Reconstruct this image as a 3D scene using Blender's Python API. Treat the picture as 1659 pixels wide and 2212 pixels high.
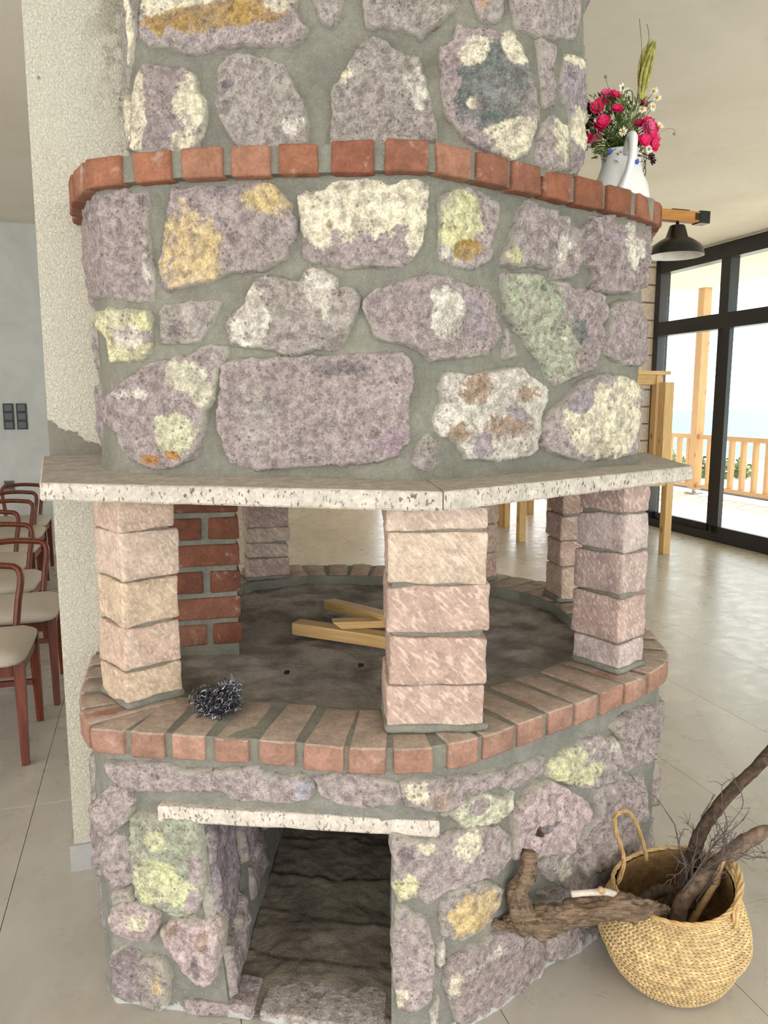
import bpy, math, random
import numpy as np
from mathutils import Vector, noise, geometry, Matrix
random.seed(7)
for o in list(bpy.data.objects): bpy.data.objects.remove(o)
C = bpy.context.scene.collection
SC = bpy.context.scene

# ------------------------------------------------------------------ camera
F_PX, CAM_H, PITCH = 1661.0, 1.45, math.radians(8.3)
cam = bpy.data.cameras.new('camera'); camo = bpy.data.objects.new('camera', cam); C.objects.link(camo)
cam.sensor_fit = 'VERTICAL'; cam.sensor_height = 36.0; cam.lens = F_PX/2212*36.0
cam.clip_start = .05; cam.clip_end = 6000
camo.location = (0, 0, CAM_H); camo.rotation_euler = (math.pi/2 - PITCH, 0, 0)
SC.camera = camo
# ------------------------------------------------------------------ world, sun, exposure
SC.view_settings.view_transform = 'Standard'; SC.view_settings.look = 'None'
SC.view_settings.gamma = 1; SC.view_settings.use_curve_mapping = False
SC.view_settings.exposure = 0.06
w = bpy.data.worlds.new('sky'); SC.world = w; w.use_nodes = True
bg = w.node_tree.nodes['Background']; bg.inputs[0].default_value = (.96, .98, 1, 1); bg.inputs[1].default_value = 3.6
PHI = math.radians(17.0); E1 = Vector((math.cos(PHI), math.sin(PHI), 0)); E2 = Vector((-math.sin(PHI), math.cos(PHI), 0))
def RM(a, b, z=0.0):
    v = E1*a + E2*b; return (v.x, v.y, z)
def sun_dir():   # the sun stands high over the sea, beyond the terrace
    v = E1*.62 + E2*.30; v.z = .95; return v.normalized()
sl = bpy.data.lights.new('sun', 'SUN'); sl.energy = 14.0; sl.angle = .01; sl.color = (1, .95, .88)
so = bpy.data.objects.new('sun', sl); C.objects.link(so); so.rotation_euler = sun_dir().to_track_quat('Z', 'Y').to_euler()
def area(name, loc, direction, sx, sy, power, col):
    l = bpy.data.lights.new(name, 'AREA'); l.shape = 'RECTANGLE'; l.size = sx; l.size_y = sy; l.energy = power; l.color = col
    o = bpy.data.objects.new(name, l); C.objects.link(o); o.location = loc
    o.rotation_euler = Vector(direction).to_track_quat('-Z', 'Y').to_euler(); return o
# daylight entering by the windows behind and left of the photographer
area('rear_window_light', RM(.5, -3.6, 1.4), E2+Vector((0, 0, .30)), 5.5, 2.2, 104, (1, .985, .96))
area('side_window_light', RM(-4.4, .8, 1.4), E1+Vector((0, 0, .35)), 4.0, 2.2, 46, (1, .90, .76))

# ------------------------------------------------------------------ helpers
def lin(c):
    return tuple((x/255/12.92 if x/255 <= .04045 else ((x/255+.055)/1.055)**2.4) for x in c[:3])
def ray(u, v):
    x = (u-829.5)/F_PX; y = (v-1106)/F_PX; c, s = math.cos(PITCH), math.sin(PITCH)
    return x, c-y*s, -(s+y*c)
def at_z(u, v, z):
    r = ray(u, v); t = (z-CAM_H)/r[2]; return Vector((r[0]*t, r[1]*t, z))
def at_y(u, v, y):
    r = ray(u, v); t = y/r[1]; return Vector((r[0]*t, y, CAM_H+r[2]*t))
ORG = {}
def root(name, label, cat, loc=(0, 0, 0), group=None):
    o = bpy.data.objects.new(name, None); C.objects.link(o); o.location = loc; o.empty_display_size = .05
    ORG[o.name] = Vector(loc); o['label'] = label; o['category'] = cat
    if group: o['group'] = group
    return o
def tag(o, label, cat, group=None):
    o['label'] = label; o['category'] = cat
    if group: o['group'] = group
    return o
def mk(name, verts, faces, m, parent=None, smooth=False, attrs=None, org=None, label=None, kind=None, uvs=None):
    """verts in world space; stored about the parent's origin (or org for a top-level mesh)"""
    base = Vector(org) if org is not None else (ORG.get(parent.name, Vector()) if parent else Vector())
    me = bpy.data.meshes.new(name)
    me.from_pydata([(v[0]-base.x, v[1]-base.y, v[2]-base.z) for v in verts], [], faces)
    if smooth: me.polygons.foreach_set('use_smooth', [True]*len(me.polygons))
    if attrs:
        for k, a in attrs.items():
            if k in ('bc', 'pc'):
                at = me.attributes.new(k, 'FLOAT_COLOR', 'POINT')
                at.data.foreach_set('color', np.concatenate([np.asarray(a, float), np.ones((len(a), 1))], 1).ravel())
            else:
                at = me.attributes.new(k, 'FLOAT', 'POINT'); at.data.foreach_set('value', np.asarray(a, float))
    me.materials.append(m); me.update()
    o = bpy.data.objects.new(name, me); C.objects.link(o)
    if parent:
        o.parent = parent; pb = ORG.get(parent.name, Vector()); o.location = base-pb
    else: o.location = base
    ORG[o.name] = base
    if label: o['label'] = label
    if kind: o['kind'] = kind
    return o
class MB:
    def __init__(s): s.v = []; s.f = []
    def add(s, v, f):
        n = len(s.v); s.v += [tuple(x) for x in v]; s.f += [tuple(i+n for i in q) for q in f]; return s
    def build(s, name, m, parent=None, **k): return mk(name, s.v, s.f, m, parent, **k)
def box_pts(c, ax, ay, az):
    c = Vector(c); ax, ay, az = Vector(ax), Vector(ay), Vector(az)
    return [c + ax*(2*i-1) + ay*(2*j-1) + az*(2*k-1) for k in (0, 1) for j in (0, 1) for i in (0, 1)]
BOXF = [(0, 2, 3, 1), (4, 5, 7, 6), (0, 1, 5, 4), (2, 6, 7, 3), (0, 4, 6, 2), (1, 3, 7, 5)]
def add_box(mb, c, ax, ay, az): mb.add(box_pts(c, ax, ay, az), BOXF)
def rbox(mb, a0, a1, b0, b1, z0, z1):          # box aligned with the room axes
    add_box(mb, RM((a0+a1)/2, (b0+b1)/2, (z0+z1)/2), E1*(a1-a0)/2, E2*(b1-b0)/2, Vector((0, 0, (z1-z0)/2)))
def hexblock(P, n=(3, 3, 3), bev=.004, amp=.0, freq=20, seed=0):
    """rough block between 8 corner points (index i + 2j + 4k), with worn edges; returns verts, faces"""
    P = [Vector(p) for p in P]
    L = [(P[1]-P[0]).length, (P[2]-P[0]).length, (P[4]-P[0]).length]
    def prm(N, l):
        e = min(.3, bev/max(l, 1e-4)*1.0)
        return [0, e] + [e+(1-2*e)*t/(N-1) for t in range(1, N-1)] + [1-e, 1] if N > 1 else [0, e, 1-e, 1]
    ps = [prm(n[a], L[a]) for a in range(3)]
    M = [len(p) for p in ps]; idx = {}; V = []; Fc = []
    so_ = Vector((seed*1.37, seed*.71, seed*2.3))
    cen = sum(P, Vector())/8
    def vert(i, j, k):
        if (i, j, k) in idx: return idx[(i, j, k)]
        u, v, t = ps[0][i], ps[1][j], ps[2][k]
        onb = (i in (0, M[0]-1)) + (j in (0, M[1]-1)) + (k in (0, M[2]-1))
        p = Vector()
        for kk in (0, 1):
            for jj in (0, 1):
                for ii in (0, 1):
                    p += P[ii+2*jj+4*kk]*((u if ii else 1-u)*(v if jj else 1-v)*(t if kk else 1-t))
        if onb >= 2: p += (cen-p).normalized()*bev*(.55 if onb == 2 else .9)
        if amp: p += noise.noise_vector(p*freq+so_)*amp + noise.noise_vector(p*freq*3.1+so_)*amp*.35
        idx[(i, j, k)] = len(V); V.append(p); return idx[(i, j, k)]
    for a, b, c in ((0, 1, 2), (1, 2, 0), (2, 0, 1)):
        for side in (0, M[c]-1):
            for i in range(M[a]-1):
                for j in range(M[b]-1):
                    q = []
                    for di, dj in ((0, 0), (1, 0), (1, 1), (0, 1)):
                        t = [0, 0, 0]; t[a] = i+di; t[b] = j+dj; t[c] = side; q.append(vert(*t))
                    Fc.append(tuple(q) if side else tuple(reversed(q)))
    if (P[1]-P[0]).cross(P[2]-P[0]).dot(P[4]-P[0]) < 0: Fc = [tuple(reversed(q)) for q in Fc]
    return V, Fc
def tube(pts, rad, seg=8, cap=True, bump=0.0, freq=30, flat=1.0, fib=0.0):
    pts = [Vector(p) for p in pts]; n = len(pts)
    if not hasattr(rad, '__len__'): rad = [rad]*n
    V = []; Fc = []; up = None
    for i, p in enumerate(pts):
        d = (pts[min(i+1, n-1)]-pts[max(i-1, 0)]).normalized()
        if up is None:
            up = d.cross(Vector((0, 0, 1)) if abs(d.z) < .9 else Vector((1, 0, 0))).normalized()
        else: up = (up - d*up.dot(d)).normalized()
        sd = d.cross(up)
        for k in range(seg):
            a = 2*math.pi*k/seg; o = up*math.cos(a)+sd*math.sin(a)*flat
            q = p+o*rad[i]
            if bump: q += o*(noise.fractal(Vector((q.x*freq, q.y*freq, q.z*freq)), 1, 2, 3)*bump)
            if fib: q += o*((noise.ridged_multi_fractal(Vector((math.cos(a)*2.6, math.sin(a)*2.6, i*.11)), .9, 2.1, 4, 1, 2)-1.1)*fib)
            V.append(q)
    for i in range(n-1):
        for k in range(seg):
            a = i*seg+k; b = i*seg+(k+1) % seg; Fc.append((a, b, b+seg, a+seg))
    if cap: Fc.append(tuple(reversed(range(seg)))); Fc.append(tuple(range((n-1)*seg, n*seg)))
    return V, Fc
def smooth_path(pts, sub=6):
    pts = [Vector(p) for p in pts]; out = []
    for i in range(len(pts)-1):
        p0, p1, p2, p3 = pts[max(i-1, 0)], pts[i], pts[i+1], pts[min(i+2, len(pts)-1)]
        for t in range(sub):
            t /= sub
            out.append(.5*((2*p1)+(p2-p0)*t+(2*p0-5*p1+4*p2-p3)*t*t+(3*p1-p0-3*p2+p3)*t**3))
    out.append(pts[-1]); return out
def lerp_list(a, n):
    return [a[min(int(x), len(a)-2)]*(1-(x-min(int(x), len(a)-2)))+a[min(int(x), len(a)-2)+1]*(x-min(int(x), len(a)-2)) for x in [i*(len(a)-1)/(n-1) for i in range(n)]]
def lathe(prof, c, seg=48):
    V = []; Fc = []
    for r, z in prof:
        for k in range(seg):
            a = 2*math.pi*k/seg; V.append((c[0]+r*math.cos(a), c[1]+r*math.sin(a), c[2]+z))
    for i in range(len(prof)-1):
        for k in range(seg):
            a = i*seg+k; b = i*seg+(k+1) % seg; Fc.append((a, b, b+seg, a+seg))
    return V, Fc

# ------------------------------------------------------------------ materials
class NT:
    def __init__(s, name):
        s.m = bpy.data.materials.new(name); s.m.use_nodes = True; s.t = s.m.node_tree
        s.b = s.t.nodes['Principled BSDF']; s.out = s.t.nodes['Material Output']
        s.pos = s.t.nodes.new('ShaderNodeNewGeometry').outputs['Position']
    def n(s, typ, **kw):
        nd = s.t.nodes.new('ShaderNode'+typ)
        for k, v in kw.items():
            if k in nd.bl_rna.properties.keys() and not k.startswith('i_'): setattr(nd, k, v)
        return nd
    def put(s, sock, v):
        if hasattr(v, 'is_linked') or isinstance(v, bpy.types.NodeSocket): s.t.links.new(v, sock)
        elif isinstance(v, tuple) and len(v) == 3 and sock.type == 'RGBA': sock.default_value = (*v, 1)
        else: sock.default_value = v
    def noise(s, vec, scale, detail=5, rough=.55, dist=0.0):
        nd = s.n('TexNoise'); s.put(nd.inputs['Vector'], vec); nd.inputs['Scale'].default_value = scale
        nd.inputs['Detail'].default_value = detail; nd.inputs['Roughness'].default_value = rough; nd.inputs['Distortion'].default_value = dist
        return nd.outputs['Fac']
    def vor(s, vec, scale, feat='F1', out='Distance'):
        nd = s.n('TexVoronoi', feature=feat); s.put(nd.inputs['Vector'], vec); nd.inputs['Scale'].default_value = scale
        return nd.outputs[out]
    def math(s, op, a, b=0.0, c=None, clamp=False):
        nd = s.n('Math', operation=op, use_clamp=clamp); s.put(nd.inputs[0], a); s.put(nd.inputs[1], b)
        if c is not None: s.put(nd.inputs[2], c)
        return nd.outputs[0]
    def ramp(s, x, lo, hi, a=0.0, b=1.0):
        nd = s.n('MapRange', interpolation_type='SMOOTHSTEP'); s.put(nd.inputs[0], x)
        for i, q in enumerate((lo, hi, a, b)): s.put(nd.inputs[i+1], q)
        return nd.outputs[0]
    def mix(s, f, a, b, typ='MIX'):
        nd = s.n('Mix', data_type='RGBA', blend_type=typ); s.put(nd.inputs[0], f); s.put(nd.inputs[6], a); s.put(nd.inputs[7], b)
        return nd.outputs[2]
    def attr(s, name):
        nd = s.n('Attribute'); nd.attribute_name = name; return nd
    def mapping(s, vec, rot=(0, 0, 0), scale=(1, 1, 1)):
        nd = s.n('Mapping'); s.put(nd.inputs[0], vec); nd.inputs['Rotation'].default_value = rot; nd.inputs['Scale'].default_value = scale
        return nd.outputs[0]
    def obj(s): return s.n('TexCoord').outputs['Object']
    def sepz(s):
        nd = s.n('SeparateXYZ'); s.put(nd.inputs[0], s.pos); return nd.outputs[2]
    def fin(s, col, rough=.85, bump=None, strength=.5, dist=.004, spec=.3):
        s.put(s.b.inputs['Base Color'], col); s.put(s.b.inputs['Roughness'], rough); s.b.inputs['Specular IOR Level'].default_value = spec
        if bump is not None:
            nd = s.n('Bump'); nd.inputs['Strength'].default_value = strength; nd.inputs['Distance'].default_value = dist
            s.put(nd.inputs['Height'], bump); s.t.links.new(nd.outputs[0], s.b.inputs['Normal'])
        return s.m
def white_foot(n, col):       # lime wash splashed along the foot of the masonry
    k = n.math('ADD', n.sepz(), n.math('MULTIPLY', n.noise(n.pos, 13, 6, .7), .16))
    return n.mix(n.ramp(k, .082, .094, .8, 0), col, lin((200, 200, 196)))
def m_stone():
    n = NT('field_stone'); bc = n.attr('bc').outputs['Color']; pc = n.attr('pc').outputs['Color']
    m = n.attr('m').outputs['Fac']; e = n.attr('e').outputs['Fac']
    nA = n.noise(n.pos, 13, 5, .6); nB = n.noise(n.pos, 55, 6, .65); nC = n.noise(n.pos, 190, 4, .6)
    f = n.ramp(n.math('ADD', m, n.math('MULTIPLY', n.math('SUBTRACT', n.noise(n.pos, 20, 9, .72), .5), 2.3)), .40, .58)
    c = n.mix(f, bc, pc)
    c = n.mix(n.ramp(nA, .36, .68, .0, .5), c, n.mix(.55, c, lin((190, 174, 176))))
    c = n.mix(n.ramp(n.noise(n.pos, 6.5, 4, .6), .45, .70, 0, .5), c, n.mix(.6, c, lin((138, 126, 112))))
    c = n.mix(n.ramp(n.noise(n.pos, 31, 5, .65), .47, .72, 0, .62), c, lin((122, 112, 106)))
    mul = n.math('MULTIPLY', n.ramp(nB, .32, .68, .64, 1.27), n.ramp(nC, .3, .7, .80, 1.18))
    cm = n.n('CombineXYZ')
    for i in range(3): n.put(cm.inputs[i], mul)
    c = n.mix(1.0, c, cm.outputs[0], 'MULTIPLY')
    # pale crystals, dark clasts and small pits
    wv = n.mapping(n.pos); wd = n.mix(.02, wv, n.n('TexNoise').outputs['Color'])
    fl = n.math('MULTIPLY', n.ramp(n.vor(n.pos, 260), .16, .26, 1, 0), n.ramp(n.noise(n.pos, 40, 3), .46, .60))
    c = n.mix(n.math('MULTIPLY', fl, .75), c, lin((226, 216, 206)))
    cl = n.math('MULTIPLY', n.ramp(n.vor(n.pos, 66), .22, .30, 1, 0), n.ramp(n.noise(n.pos, 17, 2), .53, .58))
    c = n.mix(n.math('MULTIPLY', cl, .55), c, lin((92, 70, 68)))
    pt = n.math('MULTIPLY', n.ramp(n.vor(n.pos, 190), .13, .22, 1, 0), n.ramp(n.noise(n.pos, 26, 3), .50, .62))
    c = n.mix(n.math('MULTIPLY', pt, .72), c, lin((58, 48, 42)))
    # grey mortar smeared on the rims of the stones
    sm = n.ramp(n.math('ADD', e, n.math('MULTIPLY', n.math('SUBTRACT', n.noise(n.pos, 22, 6, .68), .5), 2.4)), .48, .80, 0, .85)
    c = n.mix(sm, c, lin((172, 166, 152)))
    c = white_foot(n, c)
    h = n.math('ADD', n.math('MULTIPLY', nB, 1.3), n.math('ADD', n.math('MULTIPLY', nC, .45), n.math('MULTIPLY', pt, -.6)))
    return n.fin(c, .88, h, 1.0, .008, .25)
def m_mortar(name, col, col2, foot=False):
    n = NT(name); nA = n.noise(n.pos, 7, 5, .6); nB = n.noise(n.pos, 60, 6, .7); nC = n.noise(n.pos, 330, 3, .6)
    c = n.mix(n.ramp(nA, .32, .68), lin(col), lin(col2))
    c = n.mix(n.ramp(nB, .3, .75, .35, 0), c, lin((96, 94, 84)))
    c = n.mix(n.ramp(nC, .5, .75, 0, .35), c, lin((196, 192, 178)))
    if foot: c = white_foot(n, c)
    h = n.math('ADD', n.math('MULTIPLY', nB, 1.0), n.math('MULTIPLY', nC, .35))
    return n.fin(c, .95, h, 1.0, .008, .15)
def m_block(name, spots):     # stone with its colour in attributes: bricks, pillar blocks, slab
    n = NT(name); bc = n.attr('bc').outputs['Color']; pc = n.attr('pc').outputs['Color']; m = n.attr('m').outputs['Fac']
    nA = n.noise(n.pos, 26, 5, .6); nB = n.noise(n.pos, 120, 5, .65)
    f = n.ramp(n.math('ADD', m, n.math('MULTIPLY', n.math('SUBTRACT', n.noise(n.pos, 38, 7, .68), .5), 1.2)), .36, .66)
    c = n.mix(f, bc, pc)
    mul = n.math('MULTIPLY', n.ramp(nA, .28, .72, .80, 1.16), n.ramp(nB, .28, .72, .84, 1.14))
    cm = n.n('CombineXYZ')
    for i in range(3): n.put(cm.inputs[i], mul)
    c = n.mix(1.0, c, cm.outputs[0], 'MULTIPLY')
    h = n.math('ADD', n.math('MULTIPLY', nA, .5), n.math('MULTIPLY', nB, .5))
    if spots == 'chisel':
        ch = n.noise(n.mapping(n.mapping(n.pos, (0, .75, .3)), (0, 0, 0), (1, 1, .26)), 130, 3, .5)
        c = n.mix(n.ramp(ch, .52, .64, 0, .36), c, lin((236, 216, 198)))
        pt = n.math('MULTIPLY', n.ramp(n.vor(n.pos, 130), .14, .22, 1, 0), n.ramp(n.noise(n.pos, 30, 3), .5, .6))
        c = n.mix(n.math('MULTIPLY', pt, .6), c, lin((92, 72, 62)))
        h = n.math('ADD', n.math('MULTIPLY', h, .8), n.math('MULTIPLY', ch, 1.1))
    if spots == 'slab':
        ch = n.noise(n.mapping(n.pos, (.4, .2, .5), (1, 1, .5)), 150, 2, .5)
        sp = n.ramp(ch, .60, .67)
        c = n.mix(n.math('MULTIPLY', sp, n.math('MULTIPLY', n.math('SUBTRACT', 1.0, m), n.ramp(n.noise(n.pos, 14, 3), .3, .6, .35, .85))), c, lin((84, 74, 66)))
        h = n.math('SUBTRACT', h, n.math('MULTIPLY', n.math('MULTIPLY', sp, n.math('SUBTRACT', 1.0, m)), .8))
    if spots == 'brick':
        pt = n.math('MULTIPLY', n.ramp(n.vor(n.pos, 210), .12, .2, 1, 0), n.ramp(n.noise(n.pos, 35, 3), .52, .62))
        c = n.mix(n.math('MULTIPLY', pt, .5), c, lin((70, 40, 30)))
        dust = n.ramp(n.noise(n.pos, 17, 6, .7), .56, .74, 0, .55)
        c = n.mix(dust, c, lin((190, 172, 158)))
    return n.fin(c, .9, h, .6, .004, .2)
def m_plain(name, col, rough=.6, scale=40, var=.12, bump=0.0, spec=.3, metal=0.0, col2=None, bscale=None):
    n = NT(name); x = n.noise(n.pos, scale, 5, .6)
    c2 = col2 or tuple(v*(1-2*var) for v in col)
    c = n.mix(n.ramp(x, .3, .7), lin(col), lin(c2)); n.b.inputs['Metallic'].default_value = metal
    return n.fin(c, rough, n.noise(n.pos, bscale or scale*3, 4) if bump else None, bump, .004, spec)
def m_wood(name, c1, c2, along=2, rough=.5, scale=14, knots=True):
    n = NT(name); sc = [1, 1, 1]; sc[along] = .06
    v = n.mapping(n.obj(), (0, 0, 0), tuple(sc))
    g = n.noise(v, scale*6, 6, .6, .6); g2 = n.noise(v, scale*1.5, 3, .5, 1.0)
    c = n.mix(n.ramp(g, .3, .7), lin(c1), lin(c2)); c = n.mix(n.ramp(g2, .4, .75, 0, .45), c, lin(c2))
    if knots:
        k = [2.2, 2.2, 2.2]; k[along] = .8
        kd = n.vor(n.mapping(n.obj(), (0, 0, 0), tuple(k)), 3.2)
        c = n.mix(n.ramp(kd, .05, .12, .8, 0), c, lin((112, 70, 36)))
    return n.fin(c, rough, g, .7 if name == 'driftwood' else .15, .004 if name == 'driftwood' else .002, .35)
def m_glass():
    n = NT('window_glass'); t = n.n('BsdfTransparent'); t.inputs[0].default_value = (.93, .97, .96, 1)
    g = n.n('BsdfGlossy'); g.inputs['Roughness'].default_value = .01
    mx = n.n('MixShader'); mx.inputs[0].default_value = .05; n.t.links.new(t.outputs[0], mx.inputs[1]); n.t.links.new(g.outputs[0], mx.inputs[2])
    n.t.links.new(mx.outputs[0], n.out.inputs[0]); return n.m
def m_tile():
    n = NT('porcelain_tile'); oi = n.n('ObjectInfo').outputs['Random']
    nA = n.noise(n.mapping(n.pos, (0, 0, .5), (1, .45, 1)), 2.2, 6, .62, .8); nB = n.noise(n.pos, 9, 6, .7)
    c = n.mix(n.ramp(nA, .3, .72), lin((188, 182, 172)), lin((168, 161, 151)))
    c = n.mix(n.ramp(nB, .45, .75, 0, .3), c, lin((190, 184, 174)))
    c = n.mix(n.ramp(n.noise(n.pos, 2.2, 4, .6), .56, .78, 0, .4), c, lin((158, 138, 114)))
    c = n.mix(n.ramp(n.vor(n.pos, 120), .05, .09, .4, 0), c, lin((215, 210, 202)))
    c = n.mix(n.ramp(oi, 0, 1, 0, .10), c, lin((120, 112, 104)))
    return n.fin(c, n.ramp(nB, .3, .7, .24, .38), n.noise(n.pos, 45, 3), .04, .002, .5)
def m_plaster():
    n = NT('rough_cast_plaster'); z = n.sepz()
    a = n.noise(n.mapping(n.pos, (.5, .3, .2)), 150, 3, .55, .8); b = n.noise(n.pos, 8, 5, .65)
    c = n.mix(n.ramp(a, .3, .7, 0, .4), lin((214, 207, 190)), lin((180, 174, 158)))
    c = n.mix(n.ramp(b, .55, .8, 0, .3), c, lin((172, 164, 140)))
    dirt = n.math('MULTIPLY', n.ramp(n.vor(n.mapping(n.pos, (0, 0, 0), (1, 1, .8)), 26), .10, .16, 1, 0), n.ramp(n.noise(n.pos, 5, 3), .55, .62))
    c = n.mix(n.math('MULTIPLY', dirt, .8), c, lin((72, 66, 54)))
    dx = n.n('VectorMath', operation='DOT_PRODUCT'); n.put(dx.inputs[0], n.pos); dx.inputs[1].default_value = tuple(E1)
    moss = n.math('MULTIPLY', n.ramp(dx.outputs['Value'], -.17, .04), n.ramp(n.noise(n.pos, 9, 7, .75), .50, .60))
    c = n.mix(n.math('MULTIPLY', moss, .8), c, n.mix(n.noise(n.pos, 120, 4), lin((70, 64, 50)), lin((150, 142, 122))))
    # the coat has come off in a patch just over the mantel: bare grey render (a0 = left corner of the pillar)
    k = n.math('ADD', n.math('SUBTRACT', z, 1.405), n.math('ADD', n.math('MULTIPLY', n.math('ADD', dx.outputs['Value'], .30), .55), n.math('MULTIPLY', n.math('SUBTRACT', n.noise(n.pos, 26, 6, .7), .5), .09)))
    bare = n.math('MULTIPLY', n.ramp(k, -.004, .004, 1, 0), n.ramp(z, 1.26, 1.268))
    c = n.mix(bare, c, n.mix(n.noise(n.pos, 60, 5), lin((112, 108, 97)), lin((142, 137, 124))))
    return n.fin(c, .9, n.math('MULTIPLY', a, n.math('SUBTRACT', 1.0, n.math('MULTIPLY', bare, .8))), 1.0, .008, .2)
def m_wall(name, c1, c2, sc=2.0, bs=130, bstr=.25):
    n = NT(name); a = n.noise(n.pos, sc, 6, .65, .5); b = n.noise(n.pos, bs, 3, .6)
    c = n.mix(n.ramp(a, .3, .72), lin(c1), lin(c2)); return n.fin(c, .9, b, bstr, .004, .15)
STONE = m_stone()
MORTAR = m_mortar('grey_mortar', (153, 150, 136), (130, 128, 117))
MORTARF = m_mortar('base_mortar', (152, 150, 140), (130, 129, 121), True)
BRICK = m_block('brick', 'brick'); PBLOCK = m_block('tooled_stone', 'chisel'); SLAB = m_block('mantel_stone', 'slab')
ASH = m_mortar('ashy_hearth', (192, 183, 175), (120, 112, 106)); NICHE = m_mortar('niche_floor_mortar', (142, 130, 114), (104, 94, 82))
PLASTER = m_plaster(); WALLP = m_wall('grey_painted_wall', (206, 206, 202), (188, 188, 183)); CEIL = m_wall('stippled_ceiling', (240, 233, 220), (230, 222, 207), 1.2, 55, .5)
TILE = m_tile(); GROUT = m_plain('grout', (150, 143, 132), .9)
FRAME = m_plain('dark_aluminium', (26, 28, 32), .35, 20, .1, 0, .5); GLASS = m_glass()
PINE = m_wood('pine', (214, 182, 128), (192, 152, 96)); PINE_X = m_wood('pine_plank', (214, 182, 128), (192, 152, 96), 0)
DECKW = m_wood('railing_timber', (196, 156, 112), (176, 134, 90)); MAHOG = m_wood('mahogany', (116, 52, 26), (78, 32, 16), 2, .35, 14, False)
FABRIC = m_plain('oatmeal_fabric', (196, 184, 168), .95, 300, .06, .3); BASKET = m_plain('seagrass', (202, 174, 128), .6, 45, .0, .2, .35, 0, (176, 138, 84))
BARK = m_wood('driftwood', (142, 120, 98), (74, 58, 44), 0, .85, 22, False); BARKD = m_plain('dark_bark', (92, 76, 62), .9, 60, 0, .6, .2, 0, (58, 46, 38))
TWIG = m_plain('grey_twig', (104, 92, 88), .9, 90); CERAM = m_plain('white_ceramic', (226, 226, 222), .22, 14, .02, 0, .5)
BLACK = m_plain('black_enamel', (20, 19, 18), .3, 20, .1, 0, .5); WHITEIN = m_plain('white_enamel', (236, 232, 224), .4, 20, .02)
STEEL = m_plain('steel_wire', (150, 150, 156), .3, 60, .2, 0, .5, .9)

# ------------------------------------------------------------------ plan curves of the octagonal fireplace (seen from above)
class Wall:
    def __init__(s, pts):
        s.p = [Vector((x, y, 0)) for x, y in pts]; s.c = [0]
        for a, b in zip(s.p, s.p[1:]): s.c.append(s.c[-1]+(b-a).length)
        s.sn = []
        for a, b in zip(s.p, s.p[1:]):
            d = (b-a).normalized(); s.sn.append(Vector((d.y, -d.x, 0)))
        s.vn = [s.sn[0]] + [(s.sn[i-1]+s.sn[i]).normalized() for i in range(1, len(s.p)-1)] + [s.sn[-1]]
        s.L = s.c[-1]
    def pos(s, t, z=0.0, d=0.0):
        t = min(max(t, 0), s.L); i = 0
        while i < len(s.c)-2 and s.c[i+1] < t: i += 1
        k = (t-s.c[i])/(s.c[i+1]-s.c[i]); p = s.p[i].lerp(s.p[i+1], k); n = s.vn[i].lerp(s.vn[i+1], k).normalized()
        return Vector((p.x+n.x*d, p.y+n.y*d, z))
    def nrm(s, t):
        t = min(max(t, 0), s.L); i = 0
        while i < len(s.c)-2 and s.c[i+1] < t: i += 1
        k = (t-s.c[i])/(s.c[i+1]-s.c[i]); return s.vn[i].lerp(s.vn[i+1], k).normalized()
    def hit(s, u, v):
        rx, ry, rz = ray(u, v); best = None
        for i, (a, b) in enumerate(zip(s.p, s.p[1:])):
            d = b-a; den = rx*d.y-ry*d.x
            if abs(den) < 1e-9: continue
            t = (a.x*d.y-a.y*d.x)/den; k = (a.x*ry-a.y*rx)/den
            if t > 0 and -.02 <= k <= 1.02 and (best is None or t < best[0]): best = (t, s.c[i]+k*(s.c[i+1]-s.c[i]))
        if best is None:       # off the silhouette: nearest visible end
            q = min(range(len(s.p)), key=lambda i: abs(s.p[i].x/s.p[i].y-rx/ry)); t = s.p[q].y/ry; return s.c[q], CAM_H+rz*t
        return best[1], CAM_H+rz*best[0]
    def inset(s, d):
        return Wall([(p.x-n.x*d, p.y-n.y*d) for p, n in zip(s.p, s.vn)])
LOW = Wall([(-.86, 2.2), (-.77, 1.87), (-.715, 1.735), (-.66, 1.655), (-.574, 1.645), (-.4, 1.616), (-.28, 1.601), (-.176, 1.581), (-.089, 1.565),
            (.02, 1.556), (.10, 1.562), (.203, 1.605), (.30, 1.675), (.378, 1.735), (.466, 1.80), (.551, 1.865), (.624, 1.925), (.713, 2.0), (.785, 2.07),
            (.835, 2.17), (.865, 2.5), (.83, 2.8), (.70, 3.05), (.42, 3.29), (0, 3.40), (-.378, 3.41), (-.68, 3.25), (-.86, 2.95), (-.92, 2.7)])
UPP = Wall([(-.88, 2.28), (-.77, 1.99), (-.715, 1.89), (-.67, 1.838), (-.557, 1.803), (-.439, 1.768), (-.348, 1.752), (-.141, 1.733), (-.021, 1.718), (.07, 1.714),
            (.125, 1.738), (.192, 1.783), (.281, 1.847), (.368, 1.910), (.458, 1.977), (.554, 2.043), (.646, 2.108), (.735, 2.182), (.785, 2.27),
            (.81, 2.5), (.77, 2.8), (.6, 3.05), (.3, 3.2), (-.3, 3.25), (-.7, 3.05), (-.86, 2.75)])
HOOD = UPP.inset(.045); BASE = LOW.inset(.022)
CHIM = Wall([(-.72, 2.30), (-.668, 2.13), (-.628, 2.055), (-.59, 2.035), (-.3, 1.985), (.0, 1.935), (.30, 1.885), (.36, 1.90), (.44, 1.965), (.487, 2.02), (.50, 2.10), (.48, 2.6), (.2, 2.85), (-.4, 2.85), (-.66, 2.7)])
Z_RING, Z_HEARTH = .712, .672
Z_RB = .653                       # underside of the lower brick course
Z_ST, Z_SB = 1.268, 1.228         # mantel slab
Z_UB, Z_UT = 1.929, 1.992         # upper brick course
CEIL_Z = 3.0

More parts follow.
